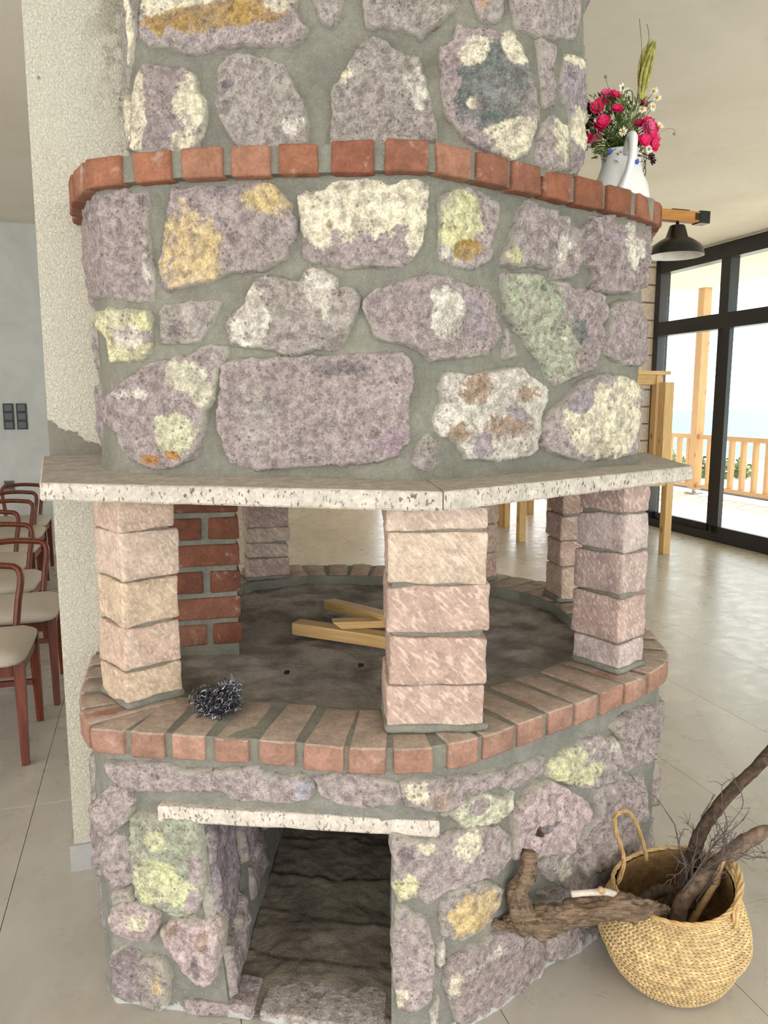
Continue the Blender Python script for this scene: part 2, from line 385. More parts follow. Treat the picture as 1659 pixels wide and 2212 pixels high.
# ------------------------------------------------------------------ setting: floor tiles, ceiling, walls, windows, outside
def struct(o): o['kind'] = 'structure'; return o
mb = MB(); rbox(mb, -5.2, 5.75, -4.2, 12.2, -.20, -.012); floor = struct(mb.build('floor', GROUT))
tv, tf = hexblock(box_pts((0, 0, -.0075), (.2991, 0, 0), (0, .5991, 0), (0, 0, .0075)), (1, 1, 1), .0012)
tile_me = None
for i in range(-8, 8):
    for j in range(-4, 9):
        a, b = 1.352+.6*i-.3, 1.655+1.2*j-.6
        if a > 5.4 or b > 11.7 or b < -.6 or a < -2.8: continue
        p = RM(a, b)
        if p[1] < .7: continue
        if tile_me is None:
            o = mk('tile', tv, tf, TILE, floor); tile_me = o.data
        else:
            o = bpy.data.objects.new('tile', tile_me); C.objects.link(o); o.parent = floor
        o.location = p; o.rotation_euler = (0, 0, PHI)
mb = MB(); rbox(mb, -5.2, 5.75, -4.2, 12.2, CEIL_Z, CEIL_Z+.2); struct(mb.build('ceiling', CEIL))
mb = MB(); rbox(mb, -5.2, -.2, 7.75, 7.95, 0, CEIL_Z); struct(mb.build('wall_far', WALLP))
mb = MB(); rbox(mb, -5.2, -5.0, 3.2, 7.75, 0, CEIL_Z); rbox(mb, -5.2, -5.0, -4.2, 3.2, 0, .5); rbox(mb, -5.2, -5.0, -4.2, 3.2, 2.7, CEIL_Z); struct(mb.build('wall_left', WALLP))
mb = MB(); rbox(mb, -.4, -.2, 7.95, 12.2, 0, CEIL_Z); struct(mb.build('wall_side', WALLP))
mb = MB(); rbox(mb, -.2, 3.6, 12.0, 12.2, 0, CEIL_Z); rbox(mb, 3.6, 5.75, 12.0, 12.2, 2.55, CEIL_Z); struct(mb.build('wall_end', m_wall('beige_wall', (222, 206, 178), (206, 188, 158))))
# pier of pale stone blocks beside the window
bw = struct(MB().add(box_pts(RM(5.45, 7.98, 1.5), E1*.24, E2*.22, Vector((0, 0, 1.5))), BOXF).build('wall_right', m_mortar('pale_joint', (170, 160, 142), (152, 143, 128))))
PALEB = m_plain('pale_tuff_block', (226, 208, 186), .9, 30, .05, .3)
z = 0.0
while z < 2.95:
    h = min(.192, 2.99-z); v, f = hexblock(box_pts(RM(5.42, 7.96, z+h/2), E1*.235, E2*.225, Vector((0, 0, h/2-.006))), (2, 2, 2), .008, .003, 18, z*10)
    mk('stone_block', v, f, PALEB, bw); z += .196
# glazed sliding doors, dark aluminium
win = struct(root('window_1', 'dark aluminium sliding doors with high transom lights opening on a terrace', 'window', RM(5.6, 4.0)))
del win['label']; del win['category']
def fr(name, a0, a1, b0, b1, z0, z1, m=FRAME):
    q = MB(); rbox(q, a0, a1, b0, b1, z0, z1); return q.build(name, m, win)
fr('frame', 5.55, 5.68, -4.0, 7.67, 2.84, 2.99); fr('frame', 5.55, 5.68, -4.0, 7.67, 0, .09); fr('frame', 5.55, 5.68, -4.0, 7.67, 2.16, 2.31)
fr('frame', 5.55, 5.68, 7.58, 7.67, 0, 2.99)
bs = [7.58, 6.57, 5.2, 3.9, 2.6, 1.3, 0, -1.3, -2.6, -4.0]
for i, (b1, b0) in enumerate(zip(bs, bs[1:])):
    fr('mullion', 5.56, 5.67, b0-.065, b0+.065, 2.31, 2.84)
    fr('pane', 5.612, 5.620, b0+.06, b1-.05, 2.31, 2.84, GLASS)
    o = .0 if i % 2 else .045
    fr('stile', 5.55+o, 5.60+o, b0-.07, b0+.10, .09, 2.16); fr('sash_rail', 5.55+o, 5.60+o, b0+.05, b1, .09, .16)
    if i: fr('stile', 5.55+o, 5.60+o, b1-.12, b1-.02, .09, 2.16)
    fr('pane', 5.575+o, 5.583+o, b0+.09, b1-.03, .14, 2.16, GLASS)
# outside: terrace, eaves, railing, bushes, sea
PAVE = m_plain('terrace_paving', (228, 221, 210), .8, 12, .04); SOFF = m_wall('soffit', (222, 212, 190), (208, 196, 172), 1.2, 60, .3)
mb = MB(); rbox(mb, 5.69, 8.6, -6, 17, -.25, -.015); struct(mb.build('floor_terrace', PAVE))
mb = MB(); rbox(mb, 5.69, 8.30, -6, 17, 3.13, 3.33); rbox(mb, 5.55, 5.69, -6, 17, 2.992, 3.33); struct(mb.build('ceiling_terrace', SOFF))
rail = root('terrace_railing', 'orange-brown timber railing with square balusters beyond the glass doors', 'railing', RM(8.2, 9.5))
for nm, z0, z1 in (('top_rail', .85, .92), ('bottom_rail', .09, .15)):
    for b0_, b1_ in ((4.2, 6.228), (6.372, 10.028), (10.172, 13.828), (13.972, 16.5)):
        mb = MB(); rbox(mb, 8.16, 8.25, b0_, b1_, z0, z1); mb.build(nm, DECKW, rail)
b = 5.1
while b < 16.4:
    if not any(abs(b-q) < .12 for q in (10.1, 13.9, 6.3)):
        mb = MB(); rbox(mb, 8.17, 8.24, b-.03, b+.03, .15, .85); mb.build('baluster', DECKW, rail)
    b += .235
for i, (b, l) in enumerate(((10.1, 'tall square timber veranda post seen behind the left glass pane'), (13.9, 'square timber veranda post further along the terrace, hidden by the stone pier'), (6.3, 'square timber veranda post at the near end of the terrace, out of frame'))):
    p = root('veranda_post', l, 'post', RM(8.2, b))
    mb = MB(); rbox(mb, 8.13, 8.27, b-.07, b+.07, .06, 3.128); mb.build('shaft', DECKW, p)
    mb = MB(); rbox(mb, 8.10, 8.30, b-.1, b+.1, -.013, .012); rbox(mb, 8.18, 8.22, b-.02, b+.02, .012, .06); mb.build('steel_foot', STEEL, p)
LAWN = m_plain('sunlit_yard', (222, 214, 196), .9, .6, .06); SEA = m_plain('sea', (58, 132, 148), .6, .02, .06)
mb = MB(); rbox(mb, 8.6, 26, -20, 60, -1.6, -1.2); struct(mb.build('floor_yard', LAWN))
mb = MB(); rbox(mb, 30, 5200, -2500, 4000, -62, -60); sea = mb.build('sea', SEA); tag(sea, 'turquoise sea under white haze beyond the railing', 'sea')
PIPE = m_plain('dark_kerb', (70, 72, 76), .6, 8)
kb = mk('yard_kerb', *tube([RM(15.5, 8), RM(15.5, 14), RM(15.2, 17), RM(14.5, 22)], .16, 8), PIPE); kb.location.z = -1.1; tag(kb, 'long dark kerb edging the sunlit yard below the railing', 'kerb')
LEAF = m_plain('bush_leaf', (96, 112, 74), .8, 3, .1, 0, .3, 0, (66, 84, 50))
def bush(a, b, r, lab, seed):
    rn = random.Random(seed); q = MB(); c = Vector(RM(a, b, -1.2))
    for k in range(420):
        d = Vector((rn.gauss(0, 1), rn.gauss(0, 1), abs(rn.gauss(0, .8)))).normalized(); p = c+Vector((d.x*r*1.5, d.y*r*1.5, d.z*r*.85))*rn.uniform(.55, 1)
        t = Vector((rn.gauss(0, 1), rn.gauss(0, 1), rn.gauss(0, 1))).normalized(); s_ = d.cross(t).normalized(); L = r*.18
        q.add([p-t*L, p+s_*L*.5, p+t*L, p-s_*L*.5], [(0, 1, 2, 3)])
    rt = root('bush', lab, 'bush', c); q.build('foliage', LEAF, rt)
    mk('stem', *tube([c, c+Vector((0, 0, r*.5))], r*.08, 6), BARKD, rt)
for i, (a, b, r, l) in enumerate(((19, 26.2, 1.05, 'low green bush beyond the yard, left of the veranda post'), (19, 22.3, .9, 'green bush just right of the veranda post foot'), (18.6, 16.9, 1.0, 'green bush behind the balusters right of the door stile'), (18.2, 14.0, .75, 'small low bush behind the rightmost balusters in view'), (20.5, 20.0, .7, 'green bush hidden behind the dark door stile'))): bush(a, b, r, l, i)
# plastered column behind the fireplace, with its skirting
COLP = Vector((-.962, 2.214, 0)); a0 = COLP.dot(E1); b0 = COLP.dot(E2)
mb = MB(); rbox(mb, a0, a0+.38, b0, b0+.45, 0, CEIL_Z); struct(mb.build('wall_column', PLASTER))
SKIRT = m_plain('grey_skirting_tile', (172, 170, 166), .45, 9, .06)
mb = MB(); rbox(mb, a0-.012, a0+.22, b0-.012, b0+.02, 0, .085); struct(mb.build('baseboard_column', SKIRT))
mb = MB(); rbox(mb, a0-.012, a0-.0005, b0+.02, b0+.46, 0, .085); struct(mb.build('baseboard_left', SKIRT))
# switches and socket on the far wall
SW = m_plain('black_switch', (34, 36, 40), .4, 30); SWG = m_plain('grey_socket_plate', (120, 118, 114), .5, 30)
def wall_plate(name, a, z, wdt, h, n, m, lab, cat):
    r = root(name, lab, cat, RM(a, 7.75, z)); q = MB(); rbox(q, a-wdt/2, a+wdt/2, 7.738, 7.7495, z-h/2, z+h/2); q.build('plate', m, r)
    for k in range(n):
        zz = z-h/2+h*(k+.5)/n; q = MB(); rbox(q, a-wdt*.36, a+wdt*.36, 7.731, 7.738, zz-h/n*.36, zz+h/n*.36); q.build('rocker', BLACK, r)
wall_plate('light_switch', -1.205, 1.30, .088, .235, 3, SW, 'black three-gang switch plate on far grey wall, left of the pair', 'switch')
wall_plate('light_switch', -1.095, 1.30, .088, .235, 3, SW, 'black three-gang switch plate on far grey wall, right of the pair', 'switch')
wall_plate('power_socket', -1.24, .67, .085, .085, 1, SWG, 'square grey power socket low on far wall above the chairs', 'socket')

# ------------------------------------------------------------------ the fireplace: one thing
FP = root('fireplace', 'round-cornered open fireplace of lilac field stone, brick courses and stone pillars', 'fireplace', (-.02, 2.45, 0))
def grid(name, wall, s0, s1, z0, z1, m, parent, step=.012, amp=.004, freq=14, d=0.0, sl=None, sr=None, slump=None):
    """undulating mortar face on a plan curve between arclengths s0..s1 (sl, sr: slanted side edges as functions of z)"""
    nu = max(2, int((s1-s0)/step)); nv = max(2, int((z1-z0)/step)); V = []; Fc = []
    for j in range(nv+1):
        z = z0+(z1-z0)*j/nv; a = sl(z) if sl else s0; b = sr(z) if sr else s1
        for i in range(nu+1):
            t = a+(b-a)*i/nu; p = wall.pos(t, z)
            dd = d+noise.fractal(p*freq, 1, 2, 4)*amp
            if slump: dd += slump(z)
            V.append(wall.pos(t, z, dd))
    for j in range(nv):
        for i in range(nu):
            a = j*(nu+1)+i; Fc.append((a, a+1, a+nu+2, a+nu+1))
    return mk(name, V, Fc, m, parent, True)
def join_into(o, others):
    """merge further mesh objects into o (one mesh for the whole mortar body)"""
    vs = [v.co.copy() for v in o.data.vertices]; fs = [tuple(p.vertices) for p in o.data.polygons]
    for q in others:
        n = len(vs); off = ORG[q.name]-ORG[o.name]
        vs += [v.co+off for v in q.data.vertices]; fs += [tuple(i+n for i in p.vertices) for p in q.data.polygons]
    m = o.data.materials[0]; me = bpy.data.meshes.new(o.name); me.from_pydata(vs, [], fs); me.materials.append(m)
    me.polygons.foreach_set('use_smooth', [True]*len(fs)); old = o.data; o.data = me; bpy.data.meshes.remove(old)
    for q in others: bpy.data.objects.remove(q)
def cap(name, wall, z, m, parent, up=True):
    P = [Vector((p.x, p.y, z)) for p in wall.p]; c = sum(P, Vector())/len(P); V = P+[c]; n = len(P)
    return mk(name, V, [((i, (i+1) % n, n) if up else ((i+1) % n, i, n)) for i in range(n)], m, parent)
def smear(wall):              # closing chord at the back, against the column
    return Wall([(wall.p[-1].x, wall.p[-1].y), (wall.p[0].x, wall.p[0].y)])
hood = grid('hood', HOOD, 0, HOOD.L, Z_ST-.01, Z_UB+.01, MORTAR, FP, .014, .006, 11, slump=lambda z: .020*math.exp(-((z-Z_ST)/.022)**2)+.016*math.exp(-((z-Z_UB)/.020)**2))
sm_ = smear(HOOD)
join_into(hood, [grid('x', sm_, 0, sm_.L, Z_ST, Z_UT-.004, MORTAR, FP, .05), cap('x', HOOD, Z_UT-.004, MORTAR, FP), cap('x', HOOD, Z_ST-.012, MORTAR, FP, False)])
chim = grid('chimney', CHIM, 0, CHIM.L, Z_UT-.02, CEIL_Z-.004, MORTAR, FP, .016, .007, 10)
sm_ = smear(CHIM); join_into(chim, [grid('x', sm_, 0, sm_.L, Z_UT-.02, CEIL_Z-.004, MORTAR, FP, .06)])

# --- stones: outlines traced from their shape, real thickness, seated in the mortar
def pal(rgb): return np.array(lin(rgb))
LIL = pal((163, 149, 146)); LIL2 = pal((170, 157, 153)); GRY = pal((166, 157, 148)); PURP = pal((158, 145, 150)); CRM = pal((226, 216, 188)); YEL = pal((212, 207, 160))
PALE = pal((218, 210, 196)); OCH = pal((204, 180, 132)); GOLD = pal((166, 134, 72)); GRN = pal((170, 175, 150)); DGRN = pal((98, 108, 102)); PINK = pal((192, 172, 168)); BRN = pal((164, 140, 118)); DRK = pal((122, 112, 112)); ORA = pal((172, 124, 74))
CROPS = {'A': (150, 0, 2.552), 'B': (750, 0, 2.552), 'C': (150, 370, 2.552), 'D': (750, 370, 2.37), 'G': (130, 1480, 2.476), 'H': (780, 1480, 2.476), 'P': (0, 0, 1.0)}
STONES_N = [0]
def stone(parent, wall, crop, poly, bc, patches=(), thick=.012, amp=.004, rough=0.0, stri=0.0, h=.0058, hitf=None, posf=None):
    STONES_N[0] += 1; sd = STONES_N[0]; ox, oy, sc = CROPS[crop]
    hit = hitf or wall.hit; pos = posf or wall.pos
    px = [(ox+u/sc, oy+v/sc) for u, v in poly]; Q = [np.array(hit(u, v)) for u, v in px]
    gr = {'base': .011, 'hood': .004, 'chimney': .004}.get(parent.name, 0) if hitf is None else 0; qc = sum(Q)/len(Q)
    Q = [q+(q-qc)/max(np.hypot(*(q-qc)), 1e-6)*gr for q in Q]
    # resample the outline, with chipped edges
    out = []; n = len(Q)
    for i in range(n):
        a, b = Q[i], Q[(i+1) % n]; L = float(np.hypot(*(b-a))); k = max(1, int(round(L/h)))
        for t in range(k):
            p = a+(b-a)*t/k; nv = noise.noise_vector(Vector((p[0]*38+sd, p[1]*38, sd*.7))); nw = noise.noise_vector(Vector((p[0]*110, p[1]*110+sd, sd*.3)))
            out.append((p[0]+nv.x*.005+nw.x*.0028, p[1]+nv.y*.005+nw.y*.0028))
    B = np.array(out); nb = len(B)
    mn, mx = B.min(0), B.max(0); rn = random.Random(sd); pts = []
    z = mn[1]; r = 0
    while z < mx[1]:
        s = mn[0]+(h/2 if r % 2 else 0)
        while s < mx[0]: pts.append((s+rn.uniform(-.2, .2)*h, z+rn.uniform(-.2, .2)*h)); s += h
        z += h*.87; r += 1
    if not pts: pts = [tuple(B.mean(0))]
    I = np.array(pts)
    A0, A1 = B, np.roll(B, -1, 0)
    # inside test + distance to outline
    cr = np.zeros(len(I), bool); dist = np.full(len(I), 9.)
    for (x0, y0), (x1, y1) in zip(A0, A1):
        if y0 != y1:
            c = ((y0 > I[:, 1]) != (y1 > I[:, 1])) & (I[:, 0] < (x1-x0)*(I[:, 1]-y0)/(y1-y0)+x0); cr ^= c
        d = np.array([x1-x0, y1-y0]); t = np.clip(((I-[x0, y0])@d)/max(d@d, 1e-12), 0, 1); dist = np.minimum(dist, np.hypot(I[:, 0]-x0-t*d[0], I[:, 1]-y0-t*d[1]))
    ok = cr & (dist > h*.45); I = I[ok]; dI = dist[ok]
    allp = [Vector((p[0], p[1])) for p in B]+[Vector((p[0], p[1])) for p in I]
    vs, es, fs, ov, _, _ = geometry.delaunay_2d_cdt(allp, [(i, (i+1) % nb) for i in range(nb)], [], 1, 1e-7)
    dd = np.concatenate([np.zeros(nb), dI]); db = []
    for k in range(len(vs)): db.append(dd[ov[k][0]] if ov[k] else 0.0)
    cs, cz = B.mean(0); tx, tz = rn.uniform(-.03, .03), rn.uniform(-.03, .03); so_ = Vector((sd*3.1, sd*1.7, sd*.9))
    Pm = []; m = []; pcv = []; e = []; bcv = []
    pt = []
    for (u, v, ru, rv, col, st) in patches:
        u, v, ru, rv = ox+u/sc, oy+v/sc, ru/sc, rv/sc; c = hit(u, v); a = hit(u+ru*.5, v); b = hit(u, v+rv*.5)
        pt.append((c[0], c[1], max(abs(a[0]-c[0])*2, .01), max(abs(b[1]-c[1])*2, .01), col, st))
    big = max(mx-mn)
    for v2, d in zip(vs, db):
        s, z = v2.x, v2.y; k = min(1, d/.0065); pr = math.sqrt(k*(2-k)); p0 = pos(s, z); q = p0+so_
        k2 = min(1, d/.05)
        dsp = -.003+pr*(thick+.001)+k2*.003+pr*(noise.fractal(q*11, 1, 2, 3)*amp*2.2+noise.fractal(q*42, .9, 2.1, 3)*amp*.75)
        fa = noise.voronoi(q*13)[0]; dsp += pr*(.0035+.15*rough)*(fa[0]-.35)*2.4
        if rough:
            fc = noise.voronoi(q*16)[0]; dsp += pr*rough*1.5*(noise.ridged_multi_fractal(q*9, .9, 2, 4, 1, 2)*.4-.35+(fc[1]-fc[0])*.7)
        if stri: qq = Vector((q.x*22, q.y*22, q.z*6.5)); dsp += pr*stri*1.7*(noise.ridged_multi_fractal(qq, .9, 2, 3, 1, 2)*.5-.4)
        dsp += pr*((s-cs)*tx+(z-cz)*tz)
        Pm.append(pos(s, z, dsp)); best = 0; bcol = CRM
        for (c0, c1, r0, r1, col, st) in pt:
            g = st*max(0, 1.48-math.hypot((s-c0)/r0, (z-c1)/r1))
            if g > best: best = g; bcol = col
        m.append(min(best, 1)*.95 if pt else 0); pcv.append(bcol); e.append(max(0, 1-d/.022)*.8)
        vb = noise.noise(q*6)*.5+.5; bcv.append(bc*(.86+.14*vb))
    nv = len(Pm); F = [tuple(f) for f in fs]; F = [f if True else f for f in F]
    # skirt that seats the stone in the wall
    loop = [k for k in range(nv) if ov[k] and ov[k][0] < nb]; loop.sort(key=lambda k: ov[k][0])
    base = nv
    for k in loop:
        Pm.append(pos(vs[k].x, vs[k].y, -.028)); m.append(m[k]); pcv.append(pcv[k]); e.append(1.); bcv.append(bcv[k])
    L = len(loop)
    area_ = sum(vs[loop[i]].x*vs[loop[(i+1) % L]].y-vs[loop[(i+1) % L]].x*vs[loop[i]].y for i in range(L))
    for i in range(L):
        a, b = loop[i], loop[(i+1) % L]; c, d2 = base+(i+1) % L, base+i
        F.append((a, d2, c, b) if area_ > 0 else (b, c, d2, a))
    f0 = F[0]; nrm = (Pm[f0[1]]-Pm[f0[0]]).cross(Pm[f0[2]]-Pm[f0[0]])
    return mk('stone', Pm, F, STONE, parent, True, {'bc': bcv, 'pc': pcv, 'm': m, 'e': e})

def S(parent, wall, default=LIL):
    def f(crop, poly, bc=None, patches=(), **k): return stone(parent, wall, crop, poly, default if bc is None else bc, patches, **k)
    return f
c = S(chim, CHIM)
c('A', [(410,-60),(400,60),(395,150),(400,235),(450,270),(560,280),(680,305),(760,300),(860,270),(960,265),(1080,275),(1220,272),(1280,240),(1312,170),(1290,120),(1258,90),(1255,0),(1255,-60)], LIL2, [(820,95,430,85,GOLD,1.1),(640,10,330,60,CRM,1.0),(1150,40,110,70,CRM,.9),(480,60,90,60,CRM,.9)], thick=.016)
c('A', [(1340,-60),(1345,20),(1380,90),(1410,140),(1450,155),(1490,115),(1505,40),(1508,-60)], GRY)
c('A', [(385,420),(440,355),(520,375),(590,380),(650,385),(700,430),(720,510),(745,560),(765,620),(755,700),(720,790),(720,850),(560,870),(440,870),(372,840),(365,640)], LIL, [(398,620,36,240,CRM,1.3),(690,600,110,210,CRM,.8),(640,780,90,60,CRM,.8)], thick=.015)
c('A', [(860,320),(930,305),(1040,310),(1130,335),(1180,365),(1230,450),(1280,540),(1310,620),(1325,700),(1320,800),(1200,850),(1000,850),(910,790),(870,720),(830,640),(805,560),(815,480),(830,390)], GRY, [(880,470,40,30,DRK,.9),(870,575,25,25,DRK,.8),(1240,700,80,110,PALE,.5)], thick=.014)
c('P', [(715,300),(722,250),(718,215),(745,160),(770,115),(800,83),(830,95),(870,118),(905,135),(920,175),(930,225),(940,265),(943,310),(830,322),(720,322)], GRY, [(740,170,25,40,CRM,.6),(905,200,30,60,PALE,.6)], rough=.020, thick=.015)
c('B', [(80,-60),(95,60),(105,150),(130,172),(200,165),(300,172),(370,195),(405,222),(440,180),(480,165),(560,90),(610,60),(625,0),(625,-60)], GRY, stri=.014)
c('B', [(660,-60),(700,60),(720,125),(790,130),(835,125),(860,50),(880,-60)], GRY, [(760,30,50,60,BRN,.7)], stri=.01)
c('B', [(885,-60),(900,60),(930,150),(980,185),(1070,205),(1140,218),(1240,215),(1258,120),(1262,-60)], LIL2, rough=.008)
c('B', [(600,165),(680,165),(760,180),(850,190),(910,200),(940,260),(975,340),(1000,430),(1020,500),(1040,590),(1045,680),(1010,780),(990,850),(900,890),(840,870),(780,850),(700,800),(640,780),(590,700),(545,660),(525,560),(520,440),(510,370),(505,270),(580,250)], LIL, [(810,500,200,220,DGRN,1.25),(700,320,80,90,CRM,1.2),(920,280,75,115,CRM,1.2),(900,760,150,120,CRM,1.0),(690,580,50,70,CRM,1.0)], rough=.010, thick=.015)
c('B', [(1028,225),(1080,235),(1135,250),(1138,400),(1130,590),(1100,600),(1060,585),(1052,400),(1042,300)], LIL2, stri=.008)
c('B', [(1195,310),(1240,320),(1308,320),(1300,420),(1300,640),(1280,830),(1250,960),(1225,950),(1215,800),(1222,650),(1180,560),(1160,480),(1185,380)], PURP, [(1240,330,60,60,CRM,.8),(1250,700,50,120,CRM,.8)], rough=.008)
c('B', [(1060,690),(1110,640),(1150,650),(1195,700),(1205,800),(1200,940),(1100,950),(1025,900),(1035,800)], LIL2, [(1170,780,50,140,CRM,.9)])
c('P', [(272,-20),(298,-20),(299,60),(290,130),(282,200),(276,140),(270,60)], GRY, [(285,60,8,120,CRM,1.0)])
c('P', [(272,165),(283,205),(290,260),(293,325),(282,325),(275,250)], GRY, [(285,260,8,60,CRM,.8)])

c = S(hood, HOOD)
c('C', [(100,120),(200,130),(260,115),(340,95),(370,120),(430,100),(460,110),(455,180),(440,250),(440,370),(460,480),(470,560),(475,650),(468,715),(380,720),(300,712),(220,700),(140,698),(125,560),(112,400),(105,250)], LIL, [(155,235,32,32,DRK,1.0),(430,480,40,260,PALE,.45),(430,170,60,60,DRK,.45)], thick=.016)
c('C', [(585,85),(640,105),(700,90),(760,70),(850,60),(950,45),(1060,55),(1130,85),(1180,130),(1225,180),(1225,235),(1250,250),(1255,320),(1230,420),(1200,490),(1130,520),(1080,550),(980,560),(900,555),(830,595),(760,620),(680,635),(600,660),(555,670),(520,640),(505,560),(500,500),(530,450),(530,380),(550,270),(570,170)], LIL, [(690,460,190,260,OCH,.85),(1090,150,150,95,OCH,.85),(930,370,42,30,DRK,1.1),(620,390,60,50,BRN,.8),(830,120,90,50,DRK,.6)], thick=.017)
c('P', [(645,430),(662,412),(700,412),(728,388),(760,382),(800,388),(850,390),(900,388),(923,400),(920,450),(916,490),(900,550),(870,575),(820,578),(770,578),(720,580),(685,570),(660,560),(655,520),(650,470)], LIL, [(790,440,155,72,CRM,1.1),(690,470,45,70,CRM,.95),(900,500,30,80,CRM,.8),(714,488,14,14,BRN,1.0)], thick=.016)
c('D', [(470,130),(560,85),(610,80),(660,110),(720,130),(765,160),(765,230),(745,320),(735,400),(710,470),(650,505),(590,500),(520,480),(470,460),(460,380),(470,250)], LIL2, [(555,260,110,180,YEL,1.15),(590,390,80,70,GOLD,1.1),(530,290,35,40,ORA,1.1),(490,420,40,60,PALE,.7)], rough=.006)
c('D', [(880,160),(905,145),(950,190),(1010,200),(1080,230),(1140,250),(1165,310),(1165,420),(1165,520),(1110,555),(1060,555),(1030,545),(1020,500),(930,490),(850,500),(775,490),(780,430),(830,330),(850,240)], LIL2, [(820,440,40,40,YEL,1.0),(1080,400,70,150,PALE,.5)], stri=.022, thick=.018)
c('D', [(1180,300),(1220,240),(1290,230),(1350,240),(1420,250),(1510,270),(1515,350),(1500,480),(1480,600),(1430,625),(1340,630),(1260,620),(1230,590),(1250,520),(1200,450),(1175,370)], LIL, [(1430,420,60,160,PALE,.8),(1320,330,50,60,PURP,.6)], stri=.026, thick=.018)
c('C', [(190,770),(260,760),(340,765),(410,760),(450,770),(455,850),(460,950),(440,1020),(390,1040),(320,1050),(250,1055),(240,980),(215,900),(190,840)], YEL*.9+CRM*.15, [(350,920,90,70,PALE,.9),(440,920,30,50,LIL,1.0)], rough=.007)
c('C', [(515,760),(560,735),(650,715),(760,710),(840,715),(825,780),(790,850),(750,890),(720,930),(690,945),(600,955),(515,965),(510,860)], GRY, [(590,880,50,60,DRK,.5)])
c('C', [(860,850),(900,790),(960,740),(990,670),(1020,620),(1050,580),(1120,580),(1200,590),(1270,620),(1290,560),(1330,525),(1400,550),(1480,590),(1475,640),(1560,640),(1610,690),(1590,790),(1550,880),(1500,960),(1450,990),(1350,985),(1250,1015),(1150,1000),(1050,975),(900,970),(880,900)], GRY, [(1005,830,100,150,PALE,1.25),(1395,650,85,110,PALE,1.25),(1420,760,30,60,PALE,.9),(1220,910,90,60,DRK,.5)], thick=.016, rough=.006)
c('D', [(90,650),(150,600),(260,570),(380,540),(500,540),(590,590),(680,600),(730,680),(750,780),(770,850),(720,900),(700,950),(600,960),(520,960),(420,970),(380,930),(340,900),(250,885),(150,860),(115,780),(80,700)], LIL, [(490,740,75,120,PALE,1.25),(620,760,110,140,PURP,.6),(450,640,50,50,PALE,.7)], rough=.012, thick=.017)
c('D', [(775,530),(850,525),(960,515),(1000,560),(1090,570),(1120,600),(1220,610),(1270,650),(1280,760),(1270,900),(1240,1000),(1200,1030),(1130,1060),(1050,1100),(1000,1060),(980,980),(930,930),(900,860),(830,800),(790,740),(790,640)], LIL, [(930,680,150,170,GRN,1.1),(1020,900,130,170,GRN,1.1),(970,610,32,32,DGRN,1.2),(1140,820,50,90,DGRN,.9),(1060,860,60,50,CRM,.9)], rough=.020, thick=.018)
c('D', [(805,790),(830,830),(860,910),(865,950),(800,960),(790,940)], GRY, thick=.008)
c('D', [(1310,700),(1350,680),(1400,660),(1470,680),(1500,750),(1520,850),(1520,960),(1480,1000),(1400,990),(1340,960),(1305,920),(1310,800)], LIL, rough=.014, thick=.016)
c('C', [(205,1270),(250,1220),(280,1180),(380,1110),(440,1070),(540,1040),(640,1020),(700,980),(790,955),(890,965),(870,1030),(830,1100),(820,1180),(800,1260),(760,1330),(745,1420),(720,1510),(690,1580),(630,1620),(540,1635),(450,1635),(380,1600),(310,1530),(280,1450),(220,1380)], LIL, [(650,1130,120,85,pal((206,200,176)),1.0),(760,1240,70,80,pal((206,200,176)),.9),(600,1440,105,120,pal((204,202,168)),1.15),(465,1590,55,32,ORA,1.1),(590,1560,40,30,ORA,1.0),(400,1230,140,50,PALE,.5)], thick=.016)
c('P', [(480,785),(520,775),(600,770),(700,768),(800,762),(865,762),(890,785),(890,830),(880,880),(882,950),(860,985),(800,1000),(740,1005),(640,1008),(560,1015),(500,1000),(475,940),(470,890),(480,840)], LIL, [(560,900,40,110,GRY,.8),(860,960,60,40,pal((150,128,140)),.7),(700,800,200,22,DRK,.5)], thick=.018)
c('D', [(460,1100),(510,1020),(600,1040),(700,1030),(800,1010),(860,1000),(900,1040),(990,1110),(990,1170),(970,1240),(960,1340),(950,1420),(900,1460),(800,1480),(680,1480),(600,1470),(560,1400),(480,1360),(430,1300),(440,1240),(470,1180)], PALE, [(640,1110,120,80,BRN,.75),(780,1300,140,80,BRN,.75),(540,1340,60,60,BRN,.8),(880,1140,70,60,BRN,.7),(840,1250,100,80,PURP,.6),(680,1380,60,100,PURP,.6)], rough=.010, thick=.018)
c('D', [(330,1480),(350,1400),(400,1340),(440,1360),(470,1420),(460,1500),(440,1540),(380,1540),(340,1510)], GRY)
c('D', [(980,1290),(1040,1210),(1110,1150),(1180,1080),(1250,1050),(1300,1040),(1400,1050),(1480,1110),(1500,1200),(1510,1320),(1480,1420),(1400,1460),(1300,1480),(1200,1490),(1100,1470),(1020,1440),(970,1400)], LIL2, [(1300,1290,190,170,CRM,1.15),(1400,1130,90,90,CRM,.8),(1180,1200,90,90,PURP,.9)], thick=.02, rough=.007)
